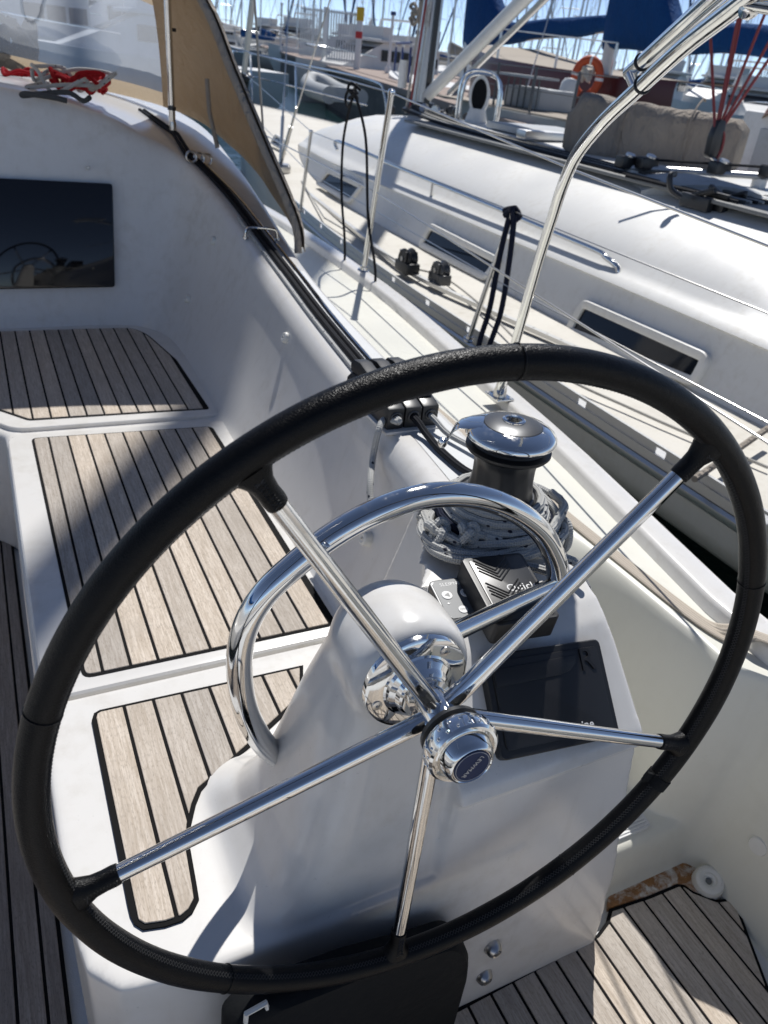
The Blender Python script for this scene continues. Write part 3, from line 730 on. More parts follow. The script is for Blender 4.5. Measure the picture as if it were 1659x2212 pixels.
# ---- rope clutch
CP = V((0.728, 1.345, 0.752))
CL = thing('rope_clutch', 'black triple rope clutch bolted to the coaming top behind the wheel rim', 'rope clutch', CP)
bd = [(-0.105, 0.0), (0.105, 0.0), (0.105, 0.035), (0.085, 0.052), (-0.07, 0.056), (-0.105, 0.046)]
for k in range(3):
    x0 = CP.x - 0.058 + 0.0395 * k
    MB().prism(bd, x0, x0 + 0.037, lambda y, z, x: V((x, CP.y + y, CP.z + z))).build('clutch_body', SBLK, CL, bevel=0.004)
    lv = [(0.095, 0.050), (0.100, 0.066), (0.085, 0.080), (0.055, 0.084), (-0.02, 0.070), (-0.075, 0.062), (-0.08, 0.056), (0.0, 0.056)]
    MB().prism(lv, x0 + 0.004, x0 + 0.033, lambda y, z, x: V((x, CP.y + y, CP.z + z))).build('lever', BLK, CL, bevel=0.004)
    MB().tube([(x0 + 0.0185 + 0.0115 * math.cos(b), CP.y - 0.1065, CP.z + 0.026 + 0.0115 * math.sin(b)) for b in [2 * math.pi * j / 20 for j in range(20)]], 0.0018, 8, closed=True).build('eye_ring', MAT['winch_grey'], CL)
    MB().lathe([(0.0, 0.001), (0.0105, 0.001), (0.0105, 0.0)], (x0 + 0.0185, CP.y - 0.1055, CP.z + 0.026), (0, -1, 0), 16).build('eye', MAT['smoked_glass'], CL)
MB().box(CP + V((0.002, 0, -0.001)), (0.135, 0.235, 0.006)).build('base_plate', G, CL, bevel=0.002)

# ---- control lines on the coaming
def coam_line(off, z, n0=None, ymax=3.6):
    pts = []
    for T, O in zip(CT, CO):
        if 1.44 < T.y < 3.15 and O.y < 3.45:
            d = (O - T).normalized(); pts.append(T + d * off + V((0, 0, z)))
    return pts
def line(pts, r, m, name, label, cat='rope', group=None, res=8, closed=False):
    root = MB().tube(pts, r, res, closed=closed).build(name, MAT[m] if isinstance(m, str) else m)
    return tag(root, label, cat, group)
ext = [V((0.72, 3.35, 1.045)), V((0.66, 3.7, 1.09))]
line(coam_line(0.052, 0.008) + ext, 0.0075, 'black_rope', 'control_line', 'black control line along the coaming top, inner one of the pair into the clutch')
line([p + V((.018, 0, 0)) for p in coam_line(0.052, 0.008) + ext], 0.0070, 'black_rope', 'control_line', 'black control line along the coaming top, outer one of the pair into the clutch')
line([p for p in coam_line(0.030, 0.006) if p.y < 2.75], 0.0052, 'grey_rope', 'control_line', 'grey flecked control line beside the black pair on the coaming top')
MB_ = MB().tube([p for p in coam_line(0.098, 0.006)], 0.0045, 8)
tag(MB_.build('handrail_bead', STEEL), 'thin polished steel strip along the coaming top outside the black lines', 'steel strip')
# fairleads
def at_coam(y, off, z=0.0):
    best = min(zip(CT, CO), key=lambda c: abs(c[0].y - y) + (5 if c[1].y > 3.6 else 0)); d = (best[1] - best[0]).normalized()
    return best[0] + d * off + V((0, 0, z)), d
c, d = at_coam(2.60, 0.062)
f = thing('fairlead', 'polished steel hoop fairlead over the black lines on the coaming', 'fairlead', c)
MB().tube(spline([c - d * 0.055 + V((0, 0, -.004)), c - d * 0.052 + V((0, 0, .024)), c - d * .035 + V((0, 0, .034)), c + d * .035 + V((0, 0, .034)), c + d * 0.052 + V((0, 0, .024)), c + d * 0.055 + V((0, 0, -.004))], 6), 0.0045, 10).build('hoop', STEEL, f)
for s_ in (-1, 1): MB().lathe([(0.010, 0), (0.010, 0.003), (0, 0.004)], c + d * 0.055 * s_, (0, 0, 1), 14).build('foot', STEEL, f)
c, d = at_coam(3.10, 0.075)
f = thing('fairlead', 'dark fairlead with three steel-rimmed eyes where coaming meets the cabin', 'fairlead', c)
for k in (-1, 0, 1):
    q = c + d * 0.042 * k + V((0, 0, 0.022)); ax = V((0, -1, 0.1)).normalized(); e = ax.cross(V((0, 0, 1))).normalized(); g = e.cross(ax)
    MB().tube([q + (e * math.cos(b) + g * math.sin(b)) * 0.019 for b in [2 * math.pi * j / 20 for j in range(20)]], 0.0045, 8, closed=True).build('eye', MAT['dull_steel'], f)

# ---- rope on the winch
def jit(p, s): return p + V((rnd.gauss(0, s), rnd.gauss(0, s), rnd.gauss(0, s * .5)))
RR = 0.0070
# turns round the drum foot
pts = []
for i in range(66):
    a = -0.6 + 2 * math.pi * i / 20; h = 0.026 + 0.0125 * i / 20; r = interp([(0.02, 0.087), (0.04, 0.081), (0.058, 0.073), (0.066, 0.066)], h)
    pts.append(WB + V((r * math.cos(a), r * math.sin(a), h)))
line(pts, RR, 'grey_rope', 'grey_rope', 'grey flecked rope wound in turns round the winch drum')
pts = []
for i in range(30):
    a = 0.8 + 2 * math.pi * i / 20; h = 0.018 + 0.006 * i / 20
    pts.append(WB + V((0.095 * math.cos(a), 0.095 * math.sin(a), h)))
line(pts, 0.0062, 'navy_rope', 'navy_rope', 'dark navy rope round the foot of the winch')
# hank of loops lying on the console in front of the winch
pts = []
for i in range(150):
    a = 2 * math.pi * i / 25 + 0.4; k = i / 150
    rx = 0.118 - 0.018 * math.sin(3.1 * a * 0.31) ; ry_ = 0.088 + 0.013 * math.cos(1.7 * a * 0.27)
    cx = 0.665 + 0.012 * math.sin(a * 0.23); cy = 0.862 + 0.010 * math.cos(a * 0.19)
    p = V((cx + rx * math.cos(a), cy + ry_ * math.sin(a), 0))
    p.z = 0.757 + 0.007 * (i // 25) * (0.55 + 0.45 * math.sin(a + i * 0.01)) + 0.004 * math.sin(a * 2.3)
    d = V((p.x - WB.x, p.y - WB.y, 0))
    if d.length < 0.097: d = d.normalized() * 0.097; p.x = WB.x + d.x; p.y = WB.y + d.y
    pts.append(jit(p, 0.0012))
line(spline(pts, 3), RR, 'grey_rope', 'grey_rope', 'hank of grey flecked rope looped round the foot of the winch')
# bights and knotted ends hanging towards the helm
def zt(x, y): return interp([(0.55, 0.60), (0.655, 0.708), (0.69, 0.724), (0.80, 0.738), (1.03, 0.748)], y) + RR
bl = [PZ(905, 1115, 0.765), PZ(960, 1150, .765), PZ(1020, 1180, .762), PZ(1100, 1195, .758), PZ(1180, 1200, .755), PZ(1238, 1212, .755), PZ(1262, 1240, 0.745)]
line(spline(bl, 6), RR, 'grey_rope', 'grey_rope', 'grey flecked rope lying across the console behind the black remote case')
bl = [PZ(915, 1130, 0.762), PZ(945, 1165, .757), PZ(985, 1200, .752), PZ(1050, 1218, .750), PZ(1130, 1222, .750), PZ(1195, 1238, .752), PZ(1240, 1250, .752)]
line(spline(bl, 6), RR, 'grey_rope', 'grey_rope', 'grey flecked rope running below the knots towards the outer console edge')
def knot(c, s, e1, e2, e3, tail, label):
    pts = []
    for i in range(49):
        t = 2 * math.pi * i / 48 * 0.97
        pts.append(c + (e1 * (math.sin(t) + 2 * math.sin(2 * t)) + e2 * (math.cos(t) - 2 * math.cos(2 * t)) + e3 * (-math.sin(3 * t)) * 1.5) * s)
    line(spline(pts[:-1] + [pts[-1]] + tail, 3), RR * 0.96, 'grey_rope', 'grey_rope', label)
k1 = PZ(945, 1148, 0.776); knot(k1, 0.0064, V((.8, -.4, 0)), V((.3, .8, .3)), V((0, 0, 1)), [k1 + V((.02, -.03, -.005)), PZ(985, 1185, .757), PZ(1040, 1203, .755)], 'grey flecked rope end tied in a figure knot, nearest the cockpit')
k2 = PZ(1010, 1152, 0.782); knot(k2, 0.0058, V((.5, -.6, 0)), V((.6, .5, .2)), V((0, 0, 1)), [k2 + V((.03, -.012, -.004)), PZ(1050, 1160, .780), PZ(1082, 1168, .775)], 'grey flecked rope end with a stopper knot and a short tail')
# line from the clutch, hanging inside the coaming and back to the winch
x0 = CP.x - 0.058 + 0.0185
bl = [V((x0, CP.y - .03, CP.z + .026)), V((x0, CP.y - .12, CP.z + .026)), PZ(832, 905, .770), PZ(818, 930, .758), PX(806, 985, .640), PX(800, 1040, .610), PX(800, 1080, .600), PX(806, 1112, .595), PX(835, 1118, .60), PZ(868, 1106, 0.775), PZ(920, 1090, .775), WB + V((-.075, .03, .035))]
line(spline(bl, 6), RR * .95, 'grey_rope', 'grey_rope', 'grey flecked rope hanging from the clutch down inside the coaming')
x1 = x0 + 0.0395
bl = [V((x1, CP.y - .03, CP.z + .026)), V((x1, CP.y - .12, CP.z + .024)), V((x1 + .002, CP.y - .16, CP.z + .013)), V((x1 + .0, CP.y - .23, CP.z + .008)), V((x1 + .005, CP.y - .32, CP.z + .010)), V((x1 + .02, CP.y - .385, CP.z + .03)), WB + V((.05, .062, .05))]
line(spline(bl, 6), 0.0075, 'black_rope', 'black_rope', 'black braided rope from the clutch to the winch across the coaming')
x2 = x1 + 0.0395
bl = [V((x2, CP.y - .03, CP.z + .026)), V((x2, CP.y - .12, CP.z + .024)), V((x2 + .008, CP.y - .17, CP.z + .012)), V((x2 + .03, CP.y - .25, CP.z + .012)), V((x2 + .045, CP.y - .32, CP.z + .010)), V((x2 + .035, CP.y - .40, CP.z + .008)), WB + V((.098, .035, .012))]
line(spline(bl, 6), 0.0062, 'grey_rope', 'grey_rope', 'grey rope from the outermost clutch eye curving round to the winch')
# loop standing up at the outer console edge, with the tail hanging down
bl = [PZ(1195, 1160, .765), PX(1205, 1135, .80), PX(1212, 1122, .80), PX(1224, 1128, .80), PX(1230, 1150, .80), PX(1226, 1178, .80), PX(1214, 1192, .795), PX(1222, 1205, .79), PX(1240, 1222, .80), PX(1258, 1248, .81), PX(1270, 1275, .82)]
line(spline(bl, 6), RR * .95, 'grey_rope', 'grey_rope', 'small grey rope loop standing up at the outer edge of the console')

# ---- remote control case on the console
def cz(y): return interp([(0.655, 0.708), (0.69, 0.724), (0.80, 0.738)], y)
ex = V((0.985, -0.12, 0.0)).normalized(); ey = V((0.12, 0.985, 0.16)).normalized(); ez = ex.cross(ey)
RC = PZ(1096, 1280, 0.757)
REM = thing('remote_control_case', 'black remote control case with chevron ribs lying on the console', 'control case', RC)
def rv(x, y, z): return RC + ex * x + ey * y + ez * z
MB().prism(rounded([(-0.050, -0.066), (0.050, -0.066), (0.050, 0.066), (-0.050, 0.066)], 0.008), -0.028, 0.012, rv).build('case', BLK, REM, bevel=0.004, seg=3)
MB().prism(rounded([(-0.041, -0.060), (0.044, -0.060), (0.044, 0.060), (-0.041, 0.060)], 0.006), 0.011, 0.0135, rv).build('face_plate', MAT['grey_panel'] if False else SBLK, REM, bevel=0.001)
for g_ in (0.030, -0.016):
    for k in range(4):
        for s_ in (-1, 1):
            a = rv(-0.008, g_ - 0.018 + 0.007 * k, 0.0138); b = rv(-0.008 + s_ * 0.026, g_ + 0.006 + 0.007 * k, 0.0138)
            MB().tube([a, b], 0.0013, 6).build('chevron_rib', BLK, REM)
text_mesh('Quick', 0.018, MAT['white_print'], 'case_lettering', frame(rv(0.017, -0.004, 0.0136), ex, ey), REM, 0.0003, 0.0, 0.0001)
MB().box(rv(0.020, -0.0135, 0.0138), (0.030, 0.0012, 0.0004), Matrix((ex, ey, ez)).transposed()).build('case_underline', MAT['white_print'], REM)
# ---- thruster panel
TC = PZ(985, 1302, 0.727)
tx = V((0.985, -0.10, 0)).normalized(); ty = V((0.10, 0.98, 0.155)).normalized(); tz = tx.cross(ty)
def tv(x, y, z): return TC + tx * x + ty * y + tz * z
THR = thing('thruster_panel', 'grey bow thruster control panel with white buttons set in the console', 'control panel', TC)
MB().prism(rounded([(-0.031, -0.040), (0.031, -0.040), (0.031, 0.040), (-0.031, 0.040)], 0.007, 2), -0.01, 0.010, tv).build('bezel', MAT['winch_grey'], THR, bevel=0.002)
MB().prism(rounded([(-0.028, -0.037), (0.028, -0.037), (0.028, 0.037), (-0.028, 0.037)], 0.006, 1), 0.0095, 0.0108, tv).build('face', MAT['grey_panel'], THR)
text_mesh('SLEIPNER', 0.0088, MAT['white_print'], 'panel_lettering', frame(tv(0.002, 0.028, 0.0109), tx, ty), THR, 0.0001)
def button(x, y, r, txt=None, tri=0):
    b = MB().lathe([(r, 0), (r, 0.0006), (r * .94, 0.0010), (0, 0.0010)], tv(x, y, 0.0108), tz, 24).build('button', MAT['white_print'], THR)
    if txt: text_mesh(txt, 0.0058, MAT['grey_panel'], 'button_lettering', frame(tv(x, y, 0.0119), tx, ty), b, 0.0001)
    if tri: MB().add([tv(x - tri * .0035, y + .0042, .0121), tv(x - tri * .0035, y - .0042, .0121), tv(x + tri * .0045, y, .0121)], [(0, 1, 2)]).build('arrow', MAT['grey_panel'], b, smooth=False)
button(0.016, 0.007, 0.0082, tri=1); button(-0.014, 0.007, 0.0082, tri=-1)
button(0.0215, -0.0235, 0.0072, 'OFF'); button(-0.001, -0.0235, 0.0072, 'ON')
for x in (0.020, -0.018): MB().lathe([(0.0018, 0), (0.0018, .0006), (0, .0007)], tv(x, -0.009, 0.0108), tz, 10).build('indicator', MAT['white_print'], THR)

# ---- plotter under its sun cover
fp0 = V((0.65, 0.655, 0.700)); fd = V((0, 0.528 - 0.655, 0.580 - 0.700)).normalized(); fx = V((1, 0, 0)); fn = fx.cross(-fd).normalized()
if fn.y > 0: fn = -fn
fp0 = fp0 + fn * 0.002
qs = [PP(u, v, fp0, fn) for u, v in ((1031, 1420), (1284, 1380), (1330, 1592), (1075, 1644))]
PC = (qs[0] + qs[1] + qs[2] + qs[3]) / 4
lx = ((qs[1] - qs[0]) + (qs[2] - qs[3])).normalized(); ly = fn.cross(lx).normalized(); wv_ = ((qs[1] - qs[0]).length + (qs[2] - qs[3]).length) / 4; hv_ = ((qs[0] - qs[3]).length + (qs[1] - qs[2]).length) / 4
def pv(x, y, z): return PC + lx * x + ly * y + fn * z
PLT = thing('plotter_cover', 'black plastic sun cover over the chart plotter on the sloping console face', 'plotter cover', PC)
MB().prism(rounded([(-wv_, -hv_), (wv_, -hv_), (wv_, hv_), (-wv_, hv_)], 0.010), -0.01, 0.012, pv).build('cover', BLK, PLT, bevel=0.005, seg=3)
MB().prism(rounded([(-wv_ + .010, -hv_ + .012), (wv_ - .010, -hv_ + .012), (wv_ - .010, hv_ - .010), (-wv_ + .010, hv_ - .010)], 0.008), 0.0115, 0.0145, pv).build('cover_panel', BLK, PLT, bevel=0.0012)
sw = [(-wv_ + .012, hv_ * .36), (wv_ * .18, hv_ * .40), (wv_ * .36, hv_ * .46), (wv_ * .46, hv_ * .58), (wv_ * .50, hv_ * .74), (-wv_ + .012, hv_ * .70)]
MB().prism(sw, 0.0142, 0.0162, pv).build('cover_swoosh', BLK, PLT, bevel=0.0012)
text_mesh('R', 0.046, BLK, 'cover_emblem', frame(pv(wv_ * .68, hv_ * .60, 0.0150), lx, ly), PLT, 0.0012)
text_mesh('Raymarine', 0.0165, MAT['white_print'], 'cover_lettering', frame(PP(1236, 1572, PC + fn * .0147, fn), lx, ly), PLT, 0.0002, 0, 0.0003)

# ---- jackline webbing along the side deck
pts = [(2.9, 1.125), (2.2, 1.135), (1.75, 1.14), (1.3, 1.146), (0.95, 1.156), (0.82, 1.160), (0.74, 1.168), (0.69, 1.185), (0.64, 1.215), (0.58, 1.235), (0.5, 1.24)]
pl = spline([(x, y, 0) for y, x in pts], 10); L = 0; vs = []; uv = []; fs = []
for i, p in enumerate(pl):
    if i: L += (p - pl[i - 1]).length
    for k, dx in enumerate((-0.0165, -0.0085, 0.0, 0.0085, 0.0165)):
        x = p.x + dx; zz_ = max(zdeck(x, p.y), 0.4985 if p.y < 1.5 else 0); zz_ += (0.5325 - zz_) * sstep(bi(p.y) - .022, bi(p.y) + .004, x); vs.append(V((x, p.y, zz_ + 0.0035 + 0.0012 * math.sin(L * 9)))); uv.append((k / 4, L))
for i in range(len(pl) - 1):
    for k in range(4): fs.append((i * 5 + k, i * 5 + k + 1, (i + 1) * 5 + k + 1, (i + 1) * 5 + k))
b_ = MB().add(vs, fs, uv).build('jackline_strap', MAT['webbing'])
sm = b_.modifiers.new('thick', 'SOLIDIFY'); sm.thickness = 0.0022; sm.offset = 1
tag(b_, 'beige webbing jackline strap lying along the side deck', 'strap')

# ---- stanchion, bimini frame and lifelines
def stanch(name, base, top, r, label, group=None, foot=True):
    b = V(base); t_ = V(top); o_ = thing(name, label, 'stanchion', b, group)
    MB().tube([b, t_], r, 14).build('post', STEEL, o_)
    MB().lathe([(r * 1.15, -0.012), (r * 1.25, 0), (r * 1.0, 0.008), (0, 0.012)], t_, (t_ - b).normalized(), 14).build('cap', STEEL, o_)
    if foot: MB().lathe([(r * 2.2, -0.004), (r * 2.2, 0.004), (r * 1.5, 0.008), (r * 1.35, 0.022), (r * 1.0, 0.024)], b, (t_ - b).normalized(), 16).build('foot', STEEL, o_)
    return o_
sb = PZ(785, 585, 0.549); stp = PX(846, 198, sb.x)
stanch('stanchion', sb, stp, 0.0125, 'polished steel stanchion on our bulwark with lifelines through it')
bb = PZ(1078, 858, 0.531)
BIM = thing('bimini_frame', 'polished steel bimini frame tube rising from the bulwark and bending aft', 'bimini frame', bb)
def PD(u, v, d): return EYE + sight(u, v) * d
bpts = [bb + V((0, 0, .01))] + [PD(u, v, d) for u, v, d in ((1112, 745, 2.16), (1160, 575, 1.98), (1196, 462, 1.86), (1218, 395, 1.78), (1247, 332, 1.71), (1300, 266, 1.62), (1372, 198, 1.48), (1473, 105, 1.31), (1587, 16, 1.15), (1690, -65, 1.03))]
MB().tube(spline(bpts, 8), 0.0126, 20).build('lower_bow', STEEL, BIM)
q = [PD(u, v, d) for u, v, d in ((1360, 158, 1.52), (1392, 130, 1.46), (1450, 78, 1.36), (1512, 22, 1.26), (1600, -60, 1.12))]
MB().tube(spline(q, 6), 0.0118, 20).build('upper_bow', STEEL, BIM)
def ring(path, k, r):
    a_, b2 = path[k], path[k + 1]; c_ = a_.lerp(b2, .5); t_ = (b2 - a_).normalized(); e_ = t_.cross(V((0, 0, 1))).normalized(); g_ = t_.cross(e_)
    MB().tube([c_ + (e_ * math.cos(x) + g_ * math.sin(x)) * r for x in [2 * math.pi * j / 24 for j in range(24)]], .0016, 8, closed=True).build('clamp_ring', SBLK, BIM)
ring(spline(bpts, 8), 57, 0.0135); ring(spline(q, 6), 5, 0.0127)
MB().tube([PD(1362, 160, 1.495), PD(1376, 192, 1.475)], 0.010, 12).build('hinge', STEEL, BIM)
MB().box(bb + V((0, 0, .003)), (0.062, 0.075, 0.006)).build('base_plate', STEEL, BIM, bevel=0.002)
MB().lathe([(0.021, 0.0), (0.019, 0.02), (0.0165, 0.03), (0.0165, 0.055), (0.015, 0.056)], bb + V((0, 0, .005)), (0.02, -0.03, 1), 18).build('socket', MAT['dull_steel'], BIM)
for s_ in ((-.023, -.029), (.023, -.029), (-.023, .029), (.023, .029)):
    MB().lathe([(0.005, 0), (0.0045, .002), (0, .0025)], bb + V((*s_, .006)), (0, 0, 1), 10).build('screw', MAT['dull_steel'], BIM)
MB().tube([PD(1608, -2, 1.12), PD(1700, 12, 1.06)], 0.011, 14).build('hinge_block', STEEL, BIM)
MB().lathe([(0.0, .009), (.008, .008), (.010, 0), (.008, -.008), (0, -.009)], PD(1618, 22, 1.11), (1, 0, .2), 14).build('hinge_knob', STEEL, BIM)
# own lifelines: upper and lower wire along the bulwark
upper = [PX(560, 62, 1.46) if False else V((1.47, 5.2, 1.335)), stp + V((0, 0, -.004)), PX(1230, 364, 1.40), PX(1659, 531, 1.24), V((1.1, 0.3, 1.20))]
line(upper, 0.0032, 'dull_steel' if False else MAT['dull_steel'], 'lifeline', 'upper steel lifeline from our stanchion running aft past the bimini tube', 'lifeline')
mid = PX(812, 415, sb.x)
lower = [V((1.47, 5.2, 0.96)), mid, PX(1190, 658, 1.40), PX(1659, 957, 1.24), V((1.12, 0.3, 0.80))]
line(lower, 0.0032, MAT['dull_steel'], 'lifeline', 'lower steel lifeline from our stanchion running aft behind the wheel', 'lifeline')
# fender lines tied to the lifeline
kk = PX(765, 196, 1.47)
fk = thing('fender_line', 'black fender line knotted on the upper lifeline with two parts hanging', 'rope', kk)
for tgt in (((742, 300), (738, 420), (745, 545)), ((790, 300), (795, 470), (811, 598))):
    MB().tube(spline([kk] + [PX(u, v, 1.50) for u, v in tgt] + [PX(*tgt[-1], 1.52) + V((0, 0, -.3))], 8), 0.0058, 8).build('hanging_part', MAT['black_rope'], fk)
kp = [kk + V((rnd.uniform(-.02, .02), rnd.uniform(-.045, .045), rnd.uniform(-.03, .03))) for _ in range(12)]
MB().tube(spline(kp, 5), 0.0058, 8).build('knot', MAT['black_rope'], fk)
MB().tube(spline([kk + V((0, -.02, 0)), kk + V((0, .06, -.005)), kk + V((0, .085, -.04)), kk + V((0, .05, -.065)), kk + V((0, .01, -.03))], 6), 0.0058, 8).build('bight', MAT['black_rope'], fk)

# ---- sprayhood
hoop = spline([(0.935, 2.49, 0.80), (0.925, 2.52, .90), (0.845, 2.66, 1.125), (0.785, 2.77, 1.30), (0.725, 2.89, 1.48), (0.60, 3.00, 1.62), (0.30, 3.07, 1.71), (-0.55, 3.10, 1.75), (-1.40, 3.07, 1.71)], 6)
basec = spline([(0.965, 2.50, 0.80), (0.985, 2.75, .86), (0.995, 2.95, 0.90), (1.00, 3.15, .945), (0.98, 3.45, 1.0), (0.88, 3.80, 1.075), (0.50, 4.05, 1.135), (-0.55, 4.15, 1.235), (-1.6, 4.05, 1.15)], 6)
HOOD = thing('sprayhood', 'tan canvas sprayhood with clear window and steel hoop over the companionway', 'sprayhood', (0.9, 2.6, 0.8))
def hrow(i, ts):
    h, b = hoop[i], basec[i]; out = []
    for t in ts:
        p = h.lerp(b, t); q_ = math.sin(math.pi * t) * sstep(2, 8, i) * (1 - sstep(24, 32, i)); p = p + V((1, 0, .4)) * q_ * (0.010 * math.sin(11 * t + .35 * i) + .006 * math.sin(23 * t - .6 * i)); bulge = math.sin(math.pi * t) * (0.02 + 0.10 * i / len(hoop)); p = p + V((0.25 * bulge, 0, bulge)); out.append(p)
    return out
N = len(hoop); W0 = 32
ts = [k / 14 for k in range(15)]
tsw = [k / 14 for k in range(15)]
sidec = MB().grid([hrow(i, ts) for i in range(0, W0 + 1)])
o_ = sidec.build('side_canvas', MAT['hood_canvas'], HOOD, angle=80)
s2 = o_.modifiers.new('thick', 'SOLIDIFY'); s2.thickness = 0.0015
# front and roof beyond the window edge
a = MB().grid([hrow(i, [0, .12, .25, .38, .5]) for i in range(W0, N)]); a.build('roof_canvas', MAT['hood_canvas'], HOOD, angle=80)
MB().grid([hrow(i, [.5 + .43 * k / 10 for k in range(11)]) for i in range(W0, N)]).build('clear_window', MAT['clear_vinyl'], HOOD, angle=80)
MB().grid([hrow(i, [.93, .965, 1.0]) for i in range(W0, N)]).build('lower_hem', MAT['hood_canvas'], HOOD, angle=80)
MB().tube([p + V((-.004, -.012, 0)) for p in hoop], 0.0125, 14).build('aft_hoop', MAT['cover_canvas'], HOOD)
hem = []
for i in range(0, N): hem.append([hoop[i] + V((.012, -.028, .004)), hoop[i] + V((.018, -.012, .018)), hoop[i] + V((.004, .03, .018))])
MB().grid(hem).build('hoop_sleeve', MAT['cover_canvas'], HOOD, angle=80)
MB().tube([PY(372, 262, 3.22), PY(368, 150, 3.2), PY(360, -40, 3.17)], 0.0125, 14).build('support_strut', STEEL, HOOD)
MB().lathe([(0.012, 0), (.014, .02), (.010, .04)], PY(373, 268, 3.22) - V((0, 0, .02)), (0, 0, 1), 12).build('strut_foot', MAT['dull_steel'], HOOD)
for z_ in (60, 230):
    MB().tube([PY(371, z_, 3.205), PY(371, z_ + 8, 3.205)], 0.0155, 12).build('strut_clip', SBLK, HOOD)
for pts in ([(447, 300), (455, 380), (500, 500)], [(485, 330), (490, 400), (540, 480)]):
    q = [PY(u, v, 2.95) for u, v in pts]
MB().tube([PY(447, 170, 3.0), PY(452, 240, 3.0), PY(470, 320, 2.98)], 0.008, 8).build('tension_strap', MAT['cover_canvas'], HOOD)

# ---- lines on the cabin top
def heap(name, label, c, r, n, rad, m, h=0.03, squash=0.6):
    pts = []
    for i in range(n):
        a = i * 0.62 + rnd.uniform(-.2, .2); k = r * (0.55 + 0.45 * rnd.random())
        pts.append(c + V((k * math.cos(a), k * math.sin(a) * squash, h * rnd.random() + rad)))
    return line(spline(pts, 5), rad, m, name, label)
heap('red_rope', 'heap of red rope on the cabin top in front of the sprayhood window', PZ(178, 205, 1.15), 0.105, 42, 0.0075, 'red_rope', 0.07)
heap('red_rope', 'red rope lying at the left edge of the cabin top beside the black coil', PZ(48, 172, 1.165), 0.10, 14, 0.0075, 'red_rope', 0.03)
heap('grey_rope', 'loops of grey rope tangled over the red heap on the cabin top', PZ(150, 205, 1.15), 0.17, 26, 0.0068, 'grey_rope', 0.08)
heap('dark_grey_rope', 'dark grey rope bight lying along the cabin top edge', PZ(130, 222, 1.145), 0.15, 9, 0.0085, 'dark_grey_rope', 0.02)
heap('black_rope', 'coil of black rope on the cabin top at the left edge', PZ(25, 142, 1.185), 0.13, 60, 0.011, 'black_rope', 0.17)
line(spline([PZ(0, 172, 1.165), PZ(45, 165, 1.165), PZ(80, 170, 1.162), PZ(105, 180, 1.16)], 6), 0.006, 'grey_rope', 'grey_rope', 'grey rope running in from the left edge of the cabin top')

# ---- black pouch at the foot of the helm
pc = V((0.33, 0.47, 0.25))
PCH = thing('black_pouch', 'black fabric pouch hanging on the aft face of the helm below the wheel', 'pouch', pc)
ol = [(0.125, 0.40), (0.165, 0.425), (0.28, 0.405), (0.40, 0.352), (0.455, 0.335), (0.478, 0.31), (0.497, 0.275), (0.507, 0.22), (0.508, 0.02), (0.12, 0.02)]
rr = []
for y_, s_ in ((0.500, 0.985), (0.482, 1.0), (0.466, 0.99), (0.456, 0.95)):
    cx, cz_ = 0.32, 0.22
    rr.append([V((cx + (x - cx) * s_, y_ - 0.012 * math.sin(9 * x), cz_ + (z - cz_) * s_)) for x, z in rounded(ol, 0.02)])
MB().loft(rr).build('pouch_body', MAT['black_fabric'], PCH, angle=50)
bk = [PY(u, v, 0.452) for u, v in ((530, 2230), (532, 2190), (575, 2166), (577, 2180))]
MB().tube(bk, 0.0035, 6).build('bracket', MAT['white_plastic'], PCH)
# ================================================================= WATER
m = mat('harbour_water', (0.006, 0.030, 0.030), 0.05, spec=0.5); t = NT(m); co = t.coord()
t.bump(t.math('ADD', t.noise(co, 1.3, 4, 0.6), t.math('MULTIPLY', t.noise(co, 7.0, 3), 0.35)), 0.35, 0.12)
ZW = -0.60
wv2 = MB(); wv2.grid([[V((x, y, ZW)) for x in (-3000, -300, -40, 0, 40, 300, 3000)] for y in (-3000, -300, -40, 0, 40, 300, 4500)])
tag(wv2.build('water', m), kind='structure')

# ================================================================= NEIGHBOUR YACHT
NG = MAT['neighbour_gelcoat']; ND = MAT['neighbour_deck_paint']; ALU = MAT['anodised_aluminium']
CXN = 4.2
NB = thing('moored_yacht', 'large white yacht moored alongside with dark coachroof windows and perforated toe rail', 'sailboat', (4.2, 5, ZW))
TT = [(-1.5, 2.16), (0, 2.10), (1.3, 2.075), (2.4, 2.075), (4, 2.11), (6, 2.25), (8, 2.55), (10, 2.98), (12, 3.5), (13.5, 3.98), (14.2, 4.19)]
TT = [(p.y, p.x) for p in spline([(x, y, 0) for y, x in TT], 6)]
def tx_(y): return interp(TT, y)
def tz_(y): return 0.26 + 0.20 * sstep(4, 14, y)
XC = [(0.2, 2.72), (1.2, 2.695), (2, 2.69), (3, 2.69), (4, 2.69), (5, 2.69), (6, 2.695), (7, 2.79), (8, 2.98), (9, 3.28), (10, 3.68), (10.5, 4.0)]
XC = [(p.y, p.x) for p in spline([(x, y, 0) for y, x in XC], 6)]
def xc_(y): return interp(XC, y)
ysn = [-1.5 + 0.3 * i for i in range(53)]
for side in (1, -1):
    def sx(x): return x if side == 1 else 2 * CXN - x
    rows = []
    for y in ysn:
        T, z0 = tx_(y), tz_(y); k = sstep(2, 8, y); w = min(1, (CXN - T) / 0.6)
        pr = [(0, z0), (0.012, z0 - .05), (0.02 + .02 * k, 0.10), (0.10 - .02 * k, 0.0 - .05 * k), (0.32 - .2 * k, -0.15 - .15 * k), (0.70 - .5 * k, -0.32 - .3 * k), (1.2 - .8 * k, -0.62 - .3 * k)]
        rows.append([V((sx(min(T + dx * w, CXN)), y, z)) for dx, z in pr])
    MB().grid(rows).build('hull', MAT['neighbour_hull_paint'], NB, angle=60)
rows = []
